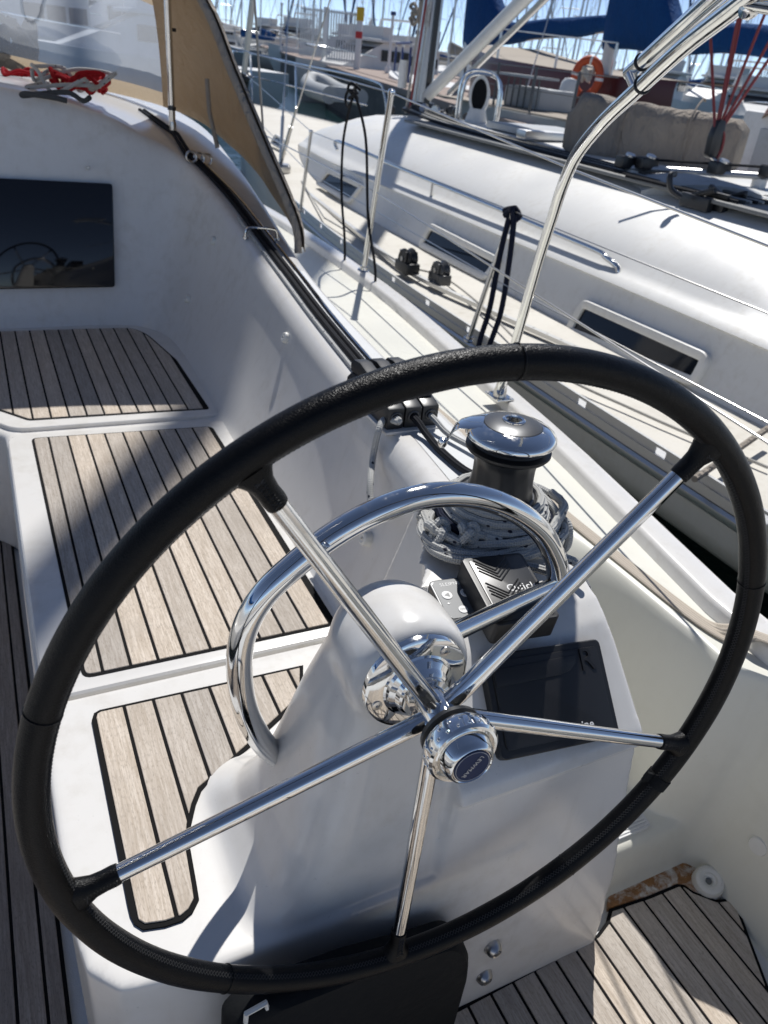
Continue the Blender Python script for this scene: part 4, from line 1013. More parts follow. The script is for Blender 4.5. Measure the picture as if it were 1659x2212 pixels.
for y in ysn:
    T, z0 = tx_(y), tz_(y) - 0.012; rows.append([V((T + (2 * CXN - 2 * T) * k / 16, y, z0 + 0.05 * math.sin(math.pi * k / 16) * min(1, (CXN - T)))) for k in range(17)])
MB().grid(rows).build('deck', ND, NB, angle=60)
MB().grid([[V((tx_(-1.5), -1.5, .25)), V((2 * CXN - tx_(-1.5), -1.5, .25))], [V((tx_(-1.5) + .4, -1.5, -.7)), V((2 * CXN - tx_(-1.5) - .4, -1.5, -.7))]]).build('transom', MAT['neighbour_hull_paint'], NB)
# coachroof
sec = [(-0.15, 0.225), (-0.11, 0.233), (-0.045, 0.248), (0.012, 0.262), (0.022, 0.272), (0.095, 0.50), (0.100, 0.525), (0.085, 0.535), (0.100, 0.55), (0.140, 0.570), (0.165, 0.583), (0.19, 0.600), (0.24, 0.655), (0.30, 0.705), (0.38, 0.755), (0.52, 0.825), (0.74, 0.895), (1.0, 0.945)]
def roofpt(y, dx, z):
    xc = xc_(y); h = interp([(6.5, 1.0), (8.0, 0.86), (9.2, 0.55), (10.1, 0.15), (10.5, 0.03)], y); wd = max(0.02, CXN - xc) / (CXN - 2.69)
    scoop = 0
    zz = 0.235 + (z - 0.235) * h
    x = xc + dx * wd
    if y < 2.6 and dx > 0.17:       # moulded hollow towards the cockpit
        k = sstep(2.35, 1.7, y) if y < 2.35 else 0
        kx = math.exp(-((dx - 0.36) / 0.16) ** 2); zz -= 0.14 * k * kx
    return x, y, zz
SECZ = [(2.69 + dx, z) for dx, z in sec] + [(4.2, .97), (5.0, .97)]
def onroof(u, v):
    z = 1.05
    while z > .3 and interp(SECZ, PZ(u, v, z).x) < z: z -= .002
    return PZ(u, v, z)
ysr = [0.2 + 0.15 * i for i in range(69)]
rows = []
for y in ysr:
    r = []
    for dx, z in sec: x, yy, zz = roofpt(y, dx, z); r.append(V((x, yy, zz)))
    c = V((CXN, y, r[-1].z + 0.02)); full = r + [r[-1].lerp(c, .5), c]
    full += [V((2 * CXN - p.x, p.y, p.z)) for p in reversed(full[:-1])]
    rows.append(full)
MB().grid(rows).build('coachroof', NG, NB, angle=50)
# windows
def plane_pts(quad, p0, n): return [PP(u, v, p0, n) for u, v in quad]
wins = [([(1265, 646), (1545, 768), (1506, 841), (1222, 722)], 2.715), ([(935, 482), (1090, 560), (1052, 612), (907, 535)], 2.715),
        ([(715, 364), (792, 400), (759, 444), (686, 400)], 2.735), ([(599, 290), (624, 305), (611, 325), (586, 311)], 3.02)]
for qd, x0 in wins:
    n_ = V((-1, 0, 0.31)).normalized(); p0 = V((x0 - .004, 0, 0.26))
    q4 = plane_pts(qd, p0, n_); c = sum(q4, V()) / 4
    ex_ = ((q4[1] - q4[0]) + (q4[2] - q4[3])).normalized(); ey_ = ((q4[0] - q4[3]) + (q4[1] - q4[2])).normalized(); ey_ = (ey_ - ex_ * ey_.dot(ex_)).normalized()
    P2 = [((p - c).dot(ex_), (p - c).dot(ey_)) for p in q4]
    rad = 0.055 if x0 < 3 else 0.03
    if x0 > 3: P2 = [(a * 0.9, b) for a, b in P2]
    fr_ = rounded(P2, rad, 6); inn = inset(fr_, 0.044 if x0 < 3 else 0.026)
    if area(fr_) < 0: fr_ = fr_[::-1]
    def wv3(a, b, h): return c + ex_ * a + ey_ * b + n_ * h
    mid_ = inset(fr_, 0.007); mid2 = inset(fr_, 0.030 if x0 < 3 else 0.018)
    f_ = MB().loft([[wv3(*p, -0.02) for p in fr_], [wv3(*p, 0.024) for p in fr_], [wv3(*p, 0.033) for p in mid_], [wv3(*p, 0.033) for p in mid2], [wv3(*p, 0.026) for p in inn], [wv3(*p, 0.008) for p in inn]], cap=False).build('window', NG, NB, angle=50)
    MB().add([wv3(*p, 0.0125) for p in inn], [tuple(range(len(inn)))]).build('pane', MAT['dark_window'], f_, smooth=False)
# toe rail with slots
tr = MB(); 
def sweep(prof, y0, y1, n, fx, fz):
    ys_ = [y0 + (y1 - y0) * i / n for i in range(n + 1)]
    return [[V((fx(y) + a, y, fz(y) + b)) for a, b in prof] for y in ys_]
tr.loft(sweep([(-.012, -.03), (-.012, .004), (.045, .004), (.045, -.004), (.004, -.008), (.004, -.03)], -1.4, 14.0, 60, tx_, tz_))
tr.loft(sweep([(-.006, .030), (-.006, .040), (.006, .040), (.006, .030)], -1.4, 14.0, 60, tx_, tz_))
y = -1.4
while y < 13.8:
    tr.loft(sweep([(-.004, .003), (-.004, .031), (.004, .031), (.004, .003)], y, y + 0.40, 3, tx_, tz_)); y += 0.455
tr.build('toe_rail', ALU, NB, angle=40)
MB().loft(sweep([(-.014, -.075), (-.022, -.065), (-.022, -.045), (-.010, -.035), (.03, -.055)], -1.4, 13.6, 60, tx_, tz_)).build('rubbing_strake', ALU, NB, angle=40)
# handrails
hp = [PX(u, v, 2.85) for u, v in ((732, 306), (850, 357), (935, 393), (1090, 457), (1200, 504), (1292, 543))]
a = hp[-1]; b = PX(1331, 592, 2.85)
hr = [hp[0] + V((0, .02, -.07)), hp[0]] + hp[1:] + [a + V((0, -.06, -.012)), b + V((0, 0, .03)), b + V((0, 0, -.03))]
MB().tube(spline(hr, 8), 0.0145, 12).build('handrail', STEEL, NB)
for u, v in ((935, 393), (1098, 460)):
    p = PX(u, v, 2.85); MB().tube([p, p + V((0, 0, -0.085))], 0.011, 10).build('handrail_post', STEEL, NB)
# genoa track and lines on the side deck
gt = [PZ(u, v, 0.285) for u, v in ((640, 398), (760, 492), (880, 585), (1060, 672), (1240, 752), (1400, 830))]
gt = spline(gt, 6)
MB().loft([[p + V((dx, 0, dz)) for dx, dz in ((-.016, -.01), (-.016, .012), (.016, .012), (.016, -.01))] for p in gt]).build('genoa_track', ALU, NB, angle=40)
for k in range(0, len(gt), 1):
    MB().lathe([(.005, .0), (.005, .0015), (0, .002)], gt[k] + V((0, 0, .012)), (0, 0, 1), 8).build('track_bolt', MAT['dull_steel'], NB)
# blocks on the track
def lump(name, c, size, m, label, cat, bev=.008):
    o_ = thing(name, label, cat, c); s = V(size)
    MB().box(c + V((0, 0, s.z * .25)), (s.x, s.y, s.z * .5)).build('carriage', m, o_, bevel=bev)
    MB().lathe([(0, -s.x * .42), (s.z * .40, -s.x * .40), (s.z * .46, -s.x * .3), (s.z * .3, 0), (s.z * .46, s.x * .3), (s.z * .40, s.x * .40), (0, s.x * .42)], c + V((0, 0, s.z * .62)), (1, 0.2, 0), 20).build('sheave', m, o_)
    for s_ in (-1, 1): MB().box(c + V((s_ * s.x * .38, 0, s.z * .55)), (s.x * .1, s.y * .55, s.z * .85)).build('cheek', m, o_, bevel=.004)
    MB().tube([c + V((-s.x * .5, 0, s.z * .62)), c + V((s.x * .5, 0, s.z * .62))], s.z * .12, 8).build('pin', MAT['dull_steel'], o_)
lump('turning_block', PZ(878, 588, 0.285), (.09, .16, .13), SBLK, 'black turning block on the neighbour side deck', 'block')
lump('track_car', PZ(948, 612, 0.285), (.085, .13, .12), MAT['winch_grey'], 'grey genoa car on the neighbour deck track next to the black block', 'track car')
line([gt[0] + V((.05, 0, .03))] + [PZ(u, v, .30) for u, v in ((700, 470), (878, 575))], 0.006, 'grey_rope', 'grey_rope', 'grey sheet leading forward from the black turning block on the neighbour deck')
line(spline([PZ(895, 580, .32), PZ(960, 600, .29), PZ(1040, 660, .30), PZ(1180, 790, .285), PZ(1380, 890, .28), PZ(1659, 1010, .28)], 6), 0.006, 'white_rope', 'white_rope', 'weathered sheet lying along the neighbour side deck above the toe rail')
# stanchions and lifelines of the neighbour
ntop = {}
sdefs = [((1010, 748), (1108, 456), 'steel stanchion of the neighbour yacht wrapped by a navy rope', 2.03), ((649, 458), (672, 284), 'thin steel stanchion of the neighbour yacht beside the shroud base', 2.24)]
for (bu, bv), (tu, tv_), lb, x in sdefs:
    b_ = PX(bu, bv, x); t2 = PX(tu, tv_, x); b_.z = tz_(b_.y); b_.x = x; stanch('stanchion', b_, t2, 0.0125, lb); ntop[lb] = t2
A1, A2 = ntop[sdefs[0][2]], ntop[sdefs[1][2]]
line([V((2.75, 9.2, 1.06)), A2, A1, PX(1659, 640, 2.07) if False else V((2.07, .6, .84))], 0.0028, MAT['dull_steel'], 'lifeline', 'upper lifeline of the neighbour yacht running past its handrail', 'lifeline')
line([V((2.75, 9.2, .74)), A2.lerp(V((A2.x, A2.y, .3)), .5), A1.lerp(V((A1.x, A1.y, .28)), .5), V((2.07, .6, .55))], 0.0028, MAT['dull_steel'], 'lifeline', 'lower lifeline of the neighbour yacht crossing its long dark window', 'lifeline')
nr_ = thing('navy_rope', 'navy braided rope tied round the neighbour stanchion top and hanging down', 'rope', A1)
sb_ = V((2.03, A1.y, .27))
for dx, dy in ((-.014, .010), (.014, -.010)):
    MB().tube(spline([A1 + V((dx * .3, dy, -.01)), A1.lerp(sb_, .3) + V((dx, dy * 1.8, 0)), A1.lerp(sb_, .7) + V((dx * 1.2, dy * 2.2, 0)), sb_ + V((dx - .03, dy * 2, 0)), sb_ + V((-.06, dy, -.4))], 6), 0.0125, 8).build('hanging_part', MAT['navy_rope'], nr_)
kp = [A1 + V((rnd.uniform(-.03, .03), rnd.uniform(-.03, .03), rnd.uniform(-.04, .02))) for _ in range(14)]
MB().tube(spline(kp, 5), 0.0095, 8).build('knot', MAT['navy_rope'], nr_)
# mooring spring of the neighbour across its deck edge
line([PZ(1500, 1035, .30), PZ(1659, 925, .34)], 0.012, MAT['cover_canvas'], 'boat_hook', 'weathered wooden pole lying across the neighbour toe rail at the right', 'pole')
# chainplate and shrouds
cp_ = PZ(605, 380, .28)
ch = thing('shroud_base', 'polished steel shroud base plate with two rigging screws on the neighbour deck', 'rigging', cp_)
MB().lathe([(.10, 0), (.10, .05), (.085, .07), (0, .075)], cp_ + V((0, 0, .04)), (0, 0, 1), 24).build('plate', MAT['dull_steel'], ch)
MB().lathe([(.05, -.1), (.05, .05)], cp_, (0, 0, 1), 16).build('stem', MAT['dull_steel'], ch)
for u, v in ((626, -30), (722, -30)):
    t2 = PX(u, v, cp_.x + (0.15 if u < 700 else .05)); d = (t2 - cp_).normalized(); s0 = cp_ + V((0, 0, .1))
    MB().tube([s0 + (t2 - s0) * 1.6, s0 + d * .1], 0.006, 8).build('shroud', MAT['dull_steel'], ch)
    MB().tube([s0, s0 + d * 0.42], 0.018, 10).build('rigging_screw', MAT['dull_steel'], ch)
    MB().tube([s0 + d * .42, s0 + d * .62], 0.011, 10).build('screw_end', MAT['dull_steel'], ch)
# mast, vang, halyards
mbp = V((CXN, 7.83, 0.93))
MAST = MB(); ring = []
for z_ in (0.93, 4, 8, 12, 16):
    ring.append([V((CXN + 0.088 * math.cos(b), 7.83 + 0.125 * math.sin(b), z_)) for b in [2 * math.pi * j / 24 for j in range(24)]])
MAST.loft(ring).build('mast', ALU, NB)
MB().box((CXN - .02, 7.685, 8.4), (.05, .03, 15)).build('sail_track', SBLK, NB)
MB().lathe([(.19, 0), (.19, .02), (.14, .05), (.13, .1)], mbp - V((0, 0, .02)), (0, 0, 1), 24).build('mast_collar', SBLK, NB)
MB().tube([PX(918, 212, CXN), PX(1150, -20, CXN), PX(1150, -20, CXN) + (PX(1150, -20, CXN) - PX(918, 212, CXN)) * .8], 0.058, 16).build('boom_vang', NG, NB)
MB().tube([PX(960, 195, CXN) + V((.06, 0, -.02)), PX(1180, -20, CXN) + V((.06, 0, 0))], 0.028, 12).build('vang_spring', MAT['rust'] if False else MAT['dull_steel'], NB)
MB().tube([V((CXN, 7.6, 2.9)), V((CXN, 3.0, 2.75))], 0.11, 14).build('boom', ALU, NB)
for i, (u, mm) in enumerate(((876, 'white_rope'), (884, 'faded_red_rope'), (893, 'grey_rope'))):
    MB().tube([PX(u, 245, CXN - .15), PX(u + 40, -20, CXN - .15), PX(u + 40, -20, CXN - .15) + V((0, 0, 4))], 0.013, 6).build('halyard', MAT[mm], NB)
pts = [PX(900 + rnd.uniform(-14, 14), 10 + i * 3.4 + rnd.uniform(-16, 16), CXN - .2) for i in range(14)]
MB().tube(spline(pts, 5), 0.016, 6).build('coiled_halyard', MAT['cover_canvas'], NB)
MB().tube([PX(868, 190, CXN - .2), PX(874, 130, CXN - .2)], 0.045, 12).build('mast_winch_tube', NG, NB)
for k in range(16):     # blocks and line ends at the mast foot
    c = mbp + V((rnd.uniform(-.35, .45), rnd.uniform(-.55, .25), rnd.uniform(-.02, .05)))
    MB().lathe([(0, -.03), (.04, -.028), (.05, 0), (.04, .028), (0, .03)], c, (rnd.uniform(-1, 1), rnd.uniform(-1, 1), rnd.uniform(0, .6)), 12).build('mast_foot_block', rnd.choice([SBLK, MAT['dull_steel'], MAT['winch_grey']]), NB)
for k in range(7):      # lines led aft along the roof
    x = 3.42 + 0.045 * k
    MB().tube(spline([V((x + .35, 7.4, .955)), V((x + .1, 6.2, .945)), V((x, 4.6, .94 + .004 * (k % 2))), V((x - .02, 3.4, .94)), V((x - .02, 2.9, .945))], 5), 0.0085, 6).build('deck_line', MAT[['black_rope', 'dark_grey_rope', 'grey_rope', 'black_rope', 'white_rope', 'dark_grey_rope', 'black_rope'][k]], NB)
MB().box((3.52, 4.2, .925), (.36, 4.6, .02)).build('line_trough', MAT['grey_rubber'], NB, bevel=.006)
MB().box((4.2, 5.7, .985), (.72, .6, .05)).build('hatch', MAT['far_grey'], NB, bevel=.015)
MB().box((3.95, 5.25, .99), (.55, .12, .06)).build('hatch_hinge', ALU, NB, bevel=.01)
# dorade vent with guard
vb = onroof(1028, 262)
VT = thing('dorade_vent', 'white cowl vent with black oval mouth under a steel guard hoop', 'vent', vb)
ring = []
vz = 0.0; ax = V((-.62, -.72, .15)).normalized(); e = V((ax.y, -ax.x, 0)).normalized(); g = V((0, 0, 1))
for s_, d_, hh in ((.8, -.16, .85), (.95, -.08, .95), (1.0, 0, 1.0), (1.04, .03, 1.03), (.9, .03, .92)):
    c = vb + V((0, 0, .20)) + ax * d_
    ring.append([c + e * (.085 * s_ * math.cos(b)) + g * (.15 * hh * math.sin(b)) for b in [2 * math.pi * j / 24 for j in range(24)]])
MB().loft(ring).build('cowl', NG, VT, angle=50)
c = vb + V((0, 0, .20)) + ax * .034
MB().add([c + e * (.066 * math.cos(b)) + g * (.125 * math.sin(b)) for b in [2 * math.pi * j / 24 for j in range(24)]], [tuple(range(24))]).build('mouth', MAT['black_fabric'], VT, smooth=False)
MB().lathe([(.12, -.10), (.10, .0), (.07, .1)], vb, (0, 0, 1), 20).build('vent_base', NG, VT)
for o1 in (-.06, .10):
    q = vb + ax * -.05 + ax * o1
    MB().tube(spline([q + e * -.17 + V((0, 0, -.08)), q + e * -.17 + V((0, 0, .25)), q + e * -.10 + V((0, 0, .37)), q + e * .10 + V((0, 0, .37)), q + e * .17 + V((0, 0, .25)), q + e * .17 + V((0, 0, -.08))], 6), 0.014, 10).build('guard_hoop', STEEL, VT)
# folded sprayhood under its cover
dl = onroof(1228, 322) + V((0, 0, -.03)); dr_ = onroof(1585, 372) + V((0, 0, -.03)); ax = (dr_ - dl).normalized(); bk_ = V((-ax.y, ax.x, 0))
CV = thing('folded_sprayhood', 'tan canvas cover over a folded sprayhood on the neighbour coachroof', 'canvas cover', dl)
rows = []
for i in range(41):
    t_ = i / 40; c = dl.lerp(dr_, t_); hgt = (0.40 if t_ > .04 else .34) - 0.06 * t_ + 0.004 * math.sin(t_ * 19) + .003 * math.sin(t_ * 47 + 1); end = min(1, 0.72 + 6 * min(t_, 1 - t_))
    ring = []
    for j in range(33):
        b = -0.28 * math.pi + 1.56 * math.pi * j / 32
        rx_ = 0.165; cx_ = math.cos(b); sn = math.sin(b)
        wob = 1 + 0.018 * math.sin(9 * t_ + 5 * b) + 0.022 * math.sin(37 * t_ - 4 * b) * abs(cx_) + .014 * math.sin(71 * t_ + 5 * b) * abs(cx_)
        px_ = (abs(cx_) ** .42) * (1 if cx_ > 0 else -1) * rx_ * wob; pz_ = (abs(sn) ** .42) * (1 if sn > 0 else -1) * hgt * .5 * wob * end
        ring.append(c + bk_ * px_ + V((0, 0, hgt * .47 + pz_)))
    rows.append(ring)
b_ = MB(); b_.grid(rows); n_ = 33
b_.f.append(tuple(range(n_))); b_.f.append(tuple(40 * n_ + k for k in range(n_)))
b_.build('cover', MAT['cover_canvas'], CV, angle=60)
for t_ in (.33, .34, .72):
    c = dl.lerp(dr_, t_); MB().tube(spline([c + bk_ * -.172 + V((0, 0, .02)), c + bk_ * -.176 + V((0, 0, .18)), c + bk_ * -.165 + V((0, 0, .33)), c + V((0, 0, .415)), c + bk_ * .1 + V((0, 0, .41))], 5), 0.007, 6).build('seam', MAT['cover_canvas'], CV)
# mainsheet traveller with its blocks and the red sheet
t0, t1 = onroof(1345, 385) + V((0, 0, .06)), onroof(1670, 408) + V((0, 0, .06))
TV = thing('mainsheet_traveller', 'aluminium mainsheet traveller with black end blocks across the neighbour coachroof', 'traveller', t0)
ax = (t1 - t0).normalized()
MB().tube([t0, t1 + ax * .3], 0.020, 8).build('track', ALU, TV)
MB().tube([t0 + V((0, 0, .05)), t1 + ax * .3 + V((0, 0, .05))], 0.007, 6).build('control_line', MAT['black_rope'], TV)
for s_ in (0.0, .14, .62, .95):
    MB().box(t0.lerp(t1, s_) + V((0, 0, .03)), (.13, .075, .07)).build('block', SBLK, TV, bevel=.018, seg=3)
    MB().lathe([(0, .012), (.028, .01), (.03, 0), (0, -.002)], t0.lerp(t1, s_) + V((0, -.02, .066)), (0, -.3, 1), 14).build('block_cap', MAT['dull_steel'], TV)
for s_ in (.05, .5, .9): MB().box(t0.lerp(t1, s_) + V((0, 0, -.06)), (.05, .07, .1)).build('support', NG, TV, bevel=.008)
ms = PX(1540, 322, t0.lerp(t1, .62).x); cb = t0.lerp(t1, .62) + V((0, 0, .05))
MS = thing('mainsheet', 'faded red mainsheet in several parts rising from a black block', 'rope', cb)
mt = PX(1545, 300, cb.x)
MB().prism(rounded([(-.035, -.10), (.035, -.10), (.045, .02), (.025, .10), (-.025, .10), (-.045, .02)], .02), -.022, .022, lambda x, z, y: mt + V((x, y, z))).build('sheet_block', SBLK, MS, bevel=.008)
MB().tube([cb, mt + V((0, 0, -.09))], .012, 8).build('shackle', MAT['dull_steel'], MS)
for i, (u, v) in enumerate(((1530, -20), (1606, -20), (1614, -25), (1668, -10), (1690, 40), (1700, 70))):
    e2_ = PX(u, v, cb.x + .12 * i * .3); s_ = mt + V((-.03 + .012 * i, 0, .06))
    MB().tube([s_, e2_, e2_ + (e2_ - s_) * .6], 0.0085, 7).build('sheet_part', MAT['faded_red_rope'], MS)
MB().tube(spline([mt + V((.0, 0, .08)), mt + V((.04, -.02, .02)), mt + V((.05, -.02, -.06)), mt + V((.02, -.02, -.12))], 6), .0085, 7).build('sheet_part', MAT['faded_red_rope'], MS)
# low grey sliding-hatch garage and clutches aft of it
gz = [onroof(u, v) for u, v in ((1385, 424), (1645, 434))]
ax = (gz[1] - gz[0]).normalized()
rows = []
for i in range(17):
    t_ = i / 16; c = gz[0].lerp(gz[1], t_); h = 0.085 * (math.sin(math.pi * min(1, max(0, t_ * .9 + .05)))) ** .5
    rows.append([c + V((0, 0, -.05)), c + V((-.01, 0, h * .8)), c + V((.02, .05, h)), c + V((.10, .30, h)), c + V((.1, .32, -.05))])
MB().grid(rows).build('hatch_garage', MAT['far_grey'], NB, angle=60)
cc = onroof(1500, 452)
CT2 = thing('rope_clutch', 'black rope clutches and cam cleat on the neighbour coachroof edge', 'rope clutch', cc)
for i in range(5):
    p = cc + V((.055 * i, -.05 * (i % 2), .0)); MB().box(p + V((0, 0, .035)), (.045, .20, .07)).build('clutch_body', SBLK, CT2, bevel=.012)
    MB().box(p + V((0, -.03, .085)), (.03, .15, .025), Matrix.Rotation(.35 * (i % 3 - 1), 3, 'X')).build('lever', BLK, CT2, bevel=.008)
q = cc + V((-.07, .05, .05)); MB().tube(spline([q, q + V((-.05, .03, .03)), q + V((-.06, .05, .09)), q + V((-.02, .06, .10))], 5), .016, 8).build('cleat_arm', SBLK, CT2)
for i in range(3):
    q = cc + V((.28 + .1 * i, -.08 + .03 * i, .04)); MB().lathe([(0, .03), (.04, .028), (.05, 0), (.04, -.028), (0, -.03)], q, (1, .3 * i, .4), 14).build('organiser_sheave', MAT['dull_steel'] if i == 1 else SBLK, CT2)
MB().tube([cc + V((-.2, .35, .10)), cc + V((.12, .0, .06))], .009, 6).build('line_tail', MAT['black_rope'], CT2)
# pulpit
PU = thing('pulpit', 'steel pulpit rails round the bow of the neighbour yacht', 'pulpit', (4.0, 13.5, .45))
def pmir(p): return V((2 * CXN - p.x, p.y, p.z))
tp_ = [V((3.05, 10.9, .43)), V((3.10, 11.0, .9)), V((3.2, 11.3, 1.05)), V((3.7, 13.0, 1.12)), V((4.05, 14.2, 1.16)), V((4.2, 14.45, 1.16))]
for pp in (tp_, [pmir(p) for p in tp_]):
    MB().tube(spline(pp, 6), .016, 8).build('top_rail', STEEL, PU)
    MB().tube([pp[2] + V((0, 0, -.32)), pp[3] + V((0, 0, -.32)), pp[4] + V((0, 0, -.32))], .011, 8).build('mid_rail', STEEL, PU)
    for k in (3, 4): MB().tube([pp[k], V((pp[k].x, pp[k].y - .15, .44))], .016, 8).build('leg', STEEL, PU)
fs_ = V((CXN, 14.2, .5)); MB().tube([fs_, fs_ + V((0, -6.2, 15))], .05, 10).build('forestay_sail', MAT['white_plastic'], NB)
MB().lathe([(.10, 0), (.13, .03), (.09, .08), (.09, .2), (.13, .26), (.1, .3)], fs_ + V((0, -.06, .1)), (0, -.38, .92), 16).build('furler_drum', SBLK, NB)
# thin white stay of our own boat forward of the hood
line([PX(548, -30, 1.0), PX(573, 352, 1.0)], .0045, 'white_rope', 'white_rope', 'thin white halyard line passing in front of the neighbour foredeck')
# ================================================================= QUAY
def hpt(u, d, z): 
    s_ = sight(u, 0.12 * (u + 115)); return V((s_.x * d, s_.y * d, z))
m = mat('quay_paving', (0.36, 0.28, 0.24), 0.85); t = NT(m); co = t.coord()
t.set('Base Color', t.mix(t.noise(co, 2.0, 5, .65), (0.27, 0.21, 0.18), (0.44, 0.35, 0.30)))
m2 = mat('quay_concrete', (0.22, 0.20, 0.18), 0.9); t = NT(m2); co = t.coord(scale=(1, 1, 3))
t.set('Base Color', t.mix(t.noise(co, 1.6, 6, .7), (0.05, 0.05, 0.045), (0.26, 0.24, 0.21)))
QZ = 0.75
qa = PZ(1010, 228, QZ); qb = PZ(560, 97, QZ); qd = (qb - qa).normalized(); qn = V((qd.y, -qd.x, 0))
qa2 = qa - qd * 3; qb2 = qb + qd * 60
for nm, z0, z1, off, w, mm in (('quay', ZW - 1, QZ - .16, 0, 7.5, m2), ('quay_edge', QZ - .16, QZ - .02, -0.08, .5, m), ('quay_pavement', QZ - .16, QZ, .42, 7.0, m)):
    q = [qa2 + qn * off, qb2 + qn * off, qb2 + qn * (off + w), qa2 + qn * (off + w)]
    tag(MB().prism([(p.x, p.y) for p in q], z0, z1).build(nm, mm, bevel=.02), kind='structure')
WP = mat('white_paint', (0.78, 0.78, 0.77), 0.5); YP = mat('yellow_paint', (0.70, 0.45, 0.03), 0.5); RP = mat('red_paint', (0.55, 0.03, 0.03), 0.5)
def gate(u0, v0, wdt, h, label, sign=False):
    b0 = PZ(u0, v0, QZ); g = thing('quay_gate', label, 'gate', b0, 'white gates on the quay')
    ex_ = (qn * .97 - qd * .24).normalized(); nrm = V((ex_.y, -ex_.x, 0))
    k = 0; pitch = .095
    while k * pitch < wdt:
        p = b0 + ex_ * (k * pitch + .03) + V((0, 0, h * .5 + .12)); M3 = Matrix((ex_, nrm, V((0, 0, 1)))).transposed()
        MB().box(p, (.055, .045, h - .1), M3).build('slat', WP, g); k += 1
    for z_ in (.25, h * .55, h): MB().box(b0 + ex_ * wdt * .5 + nrm * -.035 + V((0, 0, z_)), (wdt, .03, .05), M3).build('rail', WP, g)
    MB().box(b0 + ex_ * (wdt + .12) + V((0, 0, h * .54)), (.22, .22, h * 1.08), M3).build('post', WP, g, bevel=.01)
    if sign:
        c = b0 + ex_ * (wdt + .12) - nrm * .0 + V((0, 0, h * 1.02))
        MB().box(c, (.26, .26, .42), M3).build('yellow_sign', YP, g); MB().box(c + V((0, 0, -.65)), (.235, .235, .22), M3).build('red_sign', RP, g)
gate(645, 130, .95, 1.85, 'white slatted gate panel on the quay, farther one')
gate(703, 142, 1.05, 1.72, 'white slatted gate panel on the quay, nearer one with yellow sign on its post', True)
BP = mat('blue_paint', (0.03, 0.06, 0.20), .5)
for i, (u, v, hh, lb) in enumerate(((606, 112, 2.6, 'white lamp post on the quay left of the gates'), (893, 168, 1.35, 'short white post on the quay near the neighbour mast'), (838, 158, 1.9, 'white service post on the quay right of the gates'))):
    b0 = PZ(u, v, QZ); g = thing('quay_post', lb, 'post', b0); MB().tube([b0, b0 + V((0, 0, hh))], .055, 10).build('shaft', WP, g); MB().box(b0 + V((0, 0, .1)), (.2, .2, .2)).build('foot', WP, g, bevel=.02)
    MB().box(b0 + V((0, 0, hh)), (.16, .16, .12)).build('cap', BP if i else WP, g, bevel=.02)
b0 = PZ(850, 165, QZ); b1 = PZ(880, 178, QZ)
g = thing('quay_railing', 'blue and white railing with slanted braces at the quay edge', 'railing', b0)
for p in (b0, b1, b0.lerp(b1, .5)):
    MB().tube([p, p + V((0, 0, .95))], .035, 8).build('upright', WP, g); MB().tube([p + V((0, 0, .85)), p - qd * .55 + qn * -.1], .03, 8).build('brace', BP, g)
MB().tube([b0 + V((0, 0, .95)), b1 + V((0, 0, .95))], .035, 8).build('top_rail', BP, g)
for u, v, lb in ((520, 88, 'white bollard on the quay edge near the pulpit'), (560, 100, 'white bollard on the quay edge, second from the pulpit')):
    b0 = PZ(u, v, QZ); o_ = MB().lathe([(.16, 0), (.13, .05), (.11, .3), (.16, .36), (.15, .44), (0, .47)], b0, (0, 0, 1), 14).build('bollard', WP); tag(o_, lb, 'bollard')

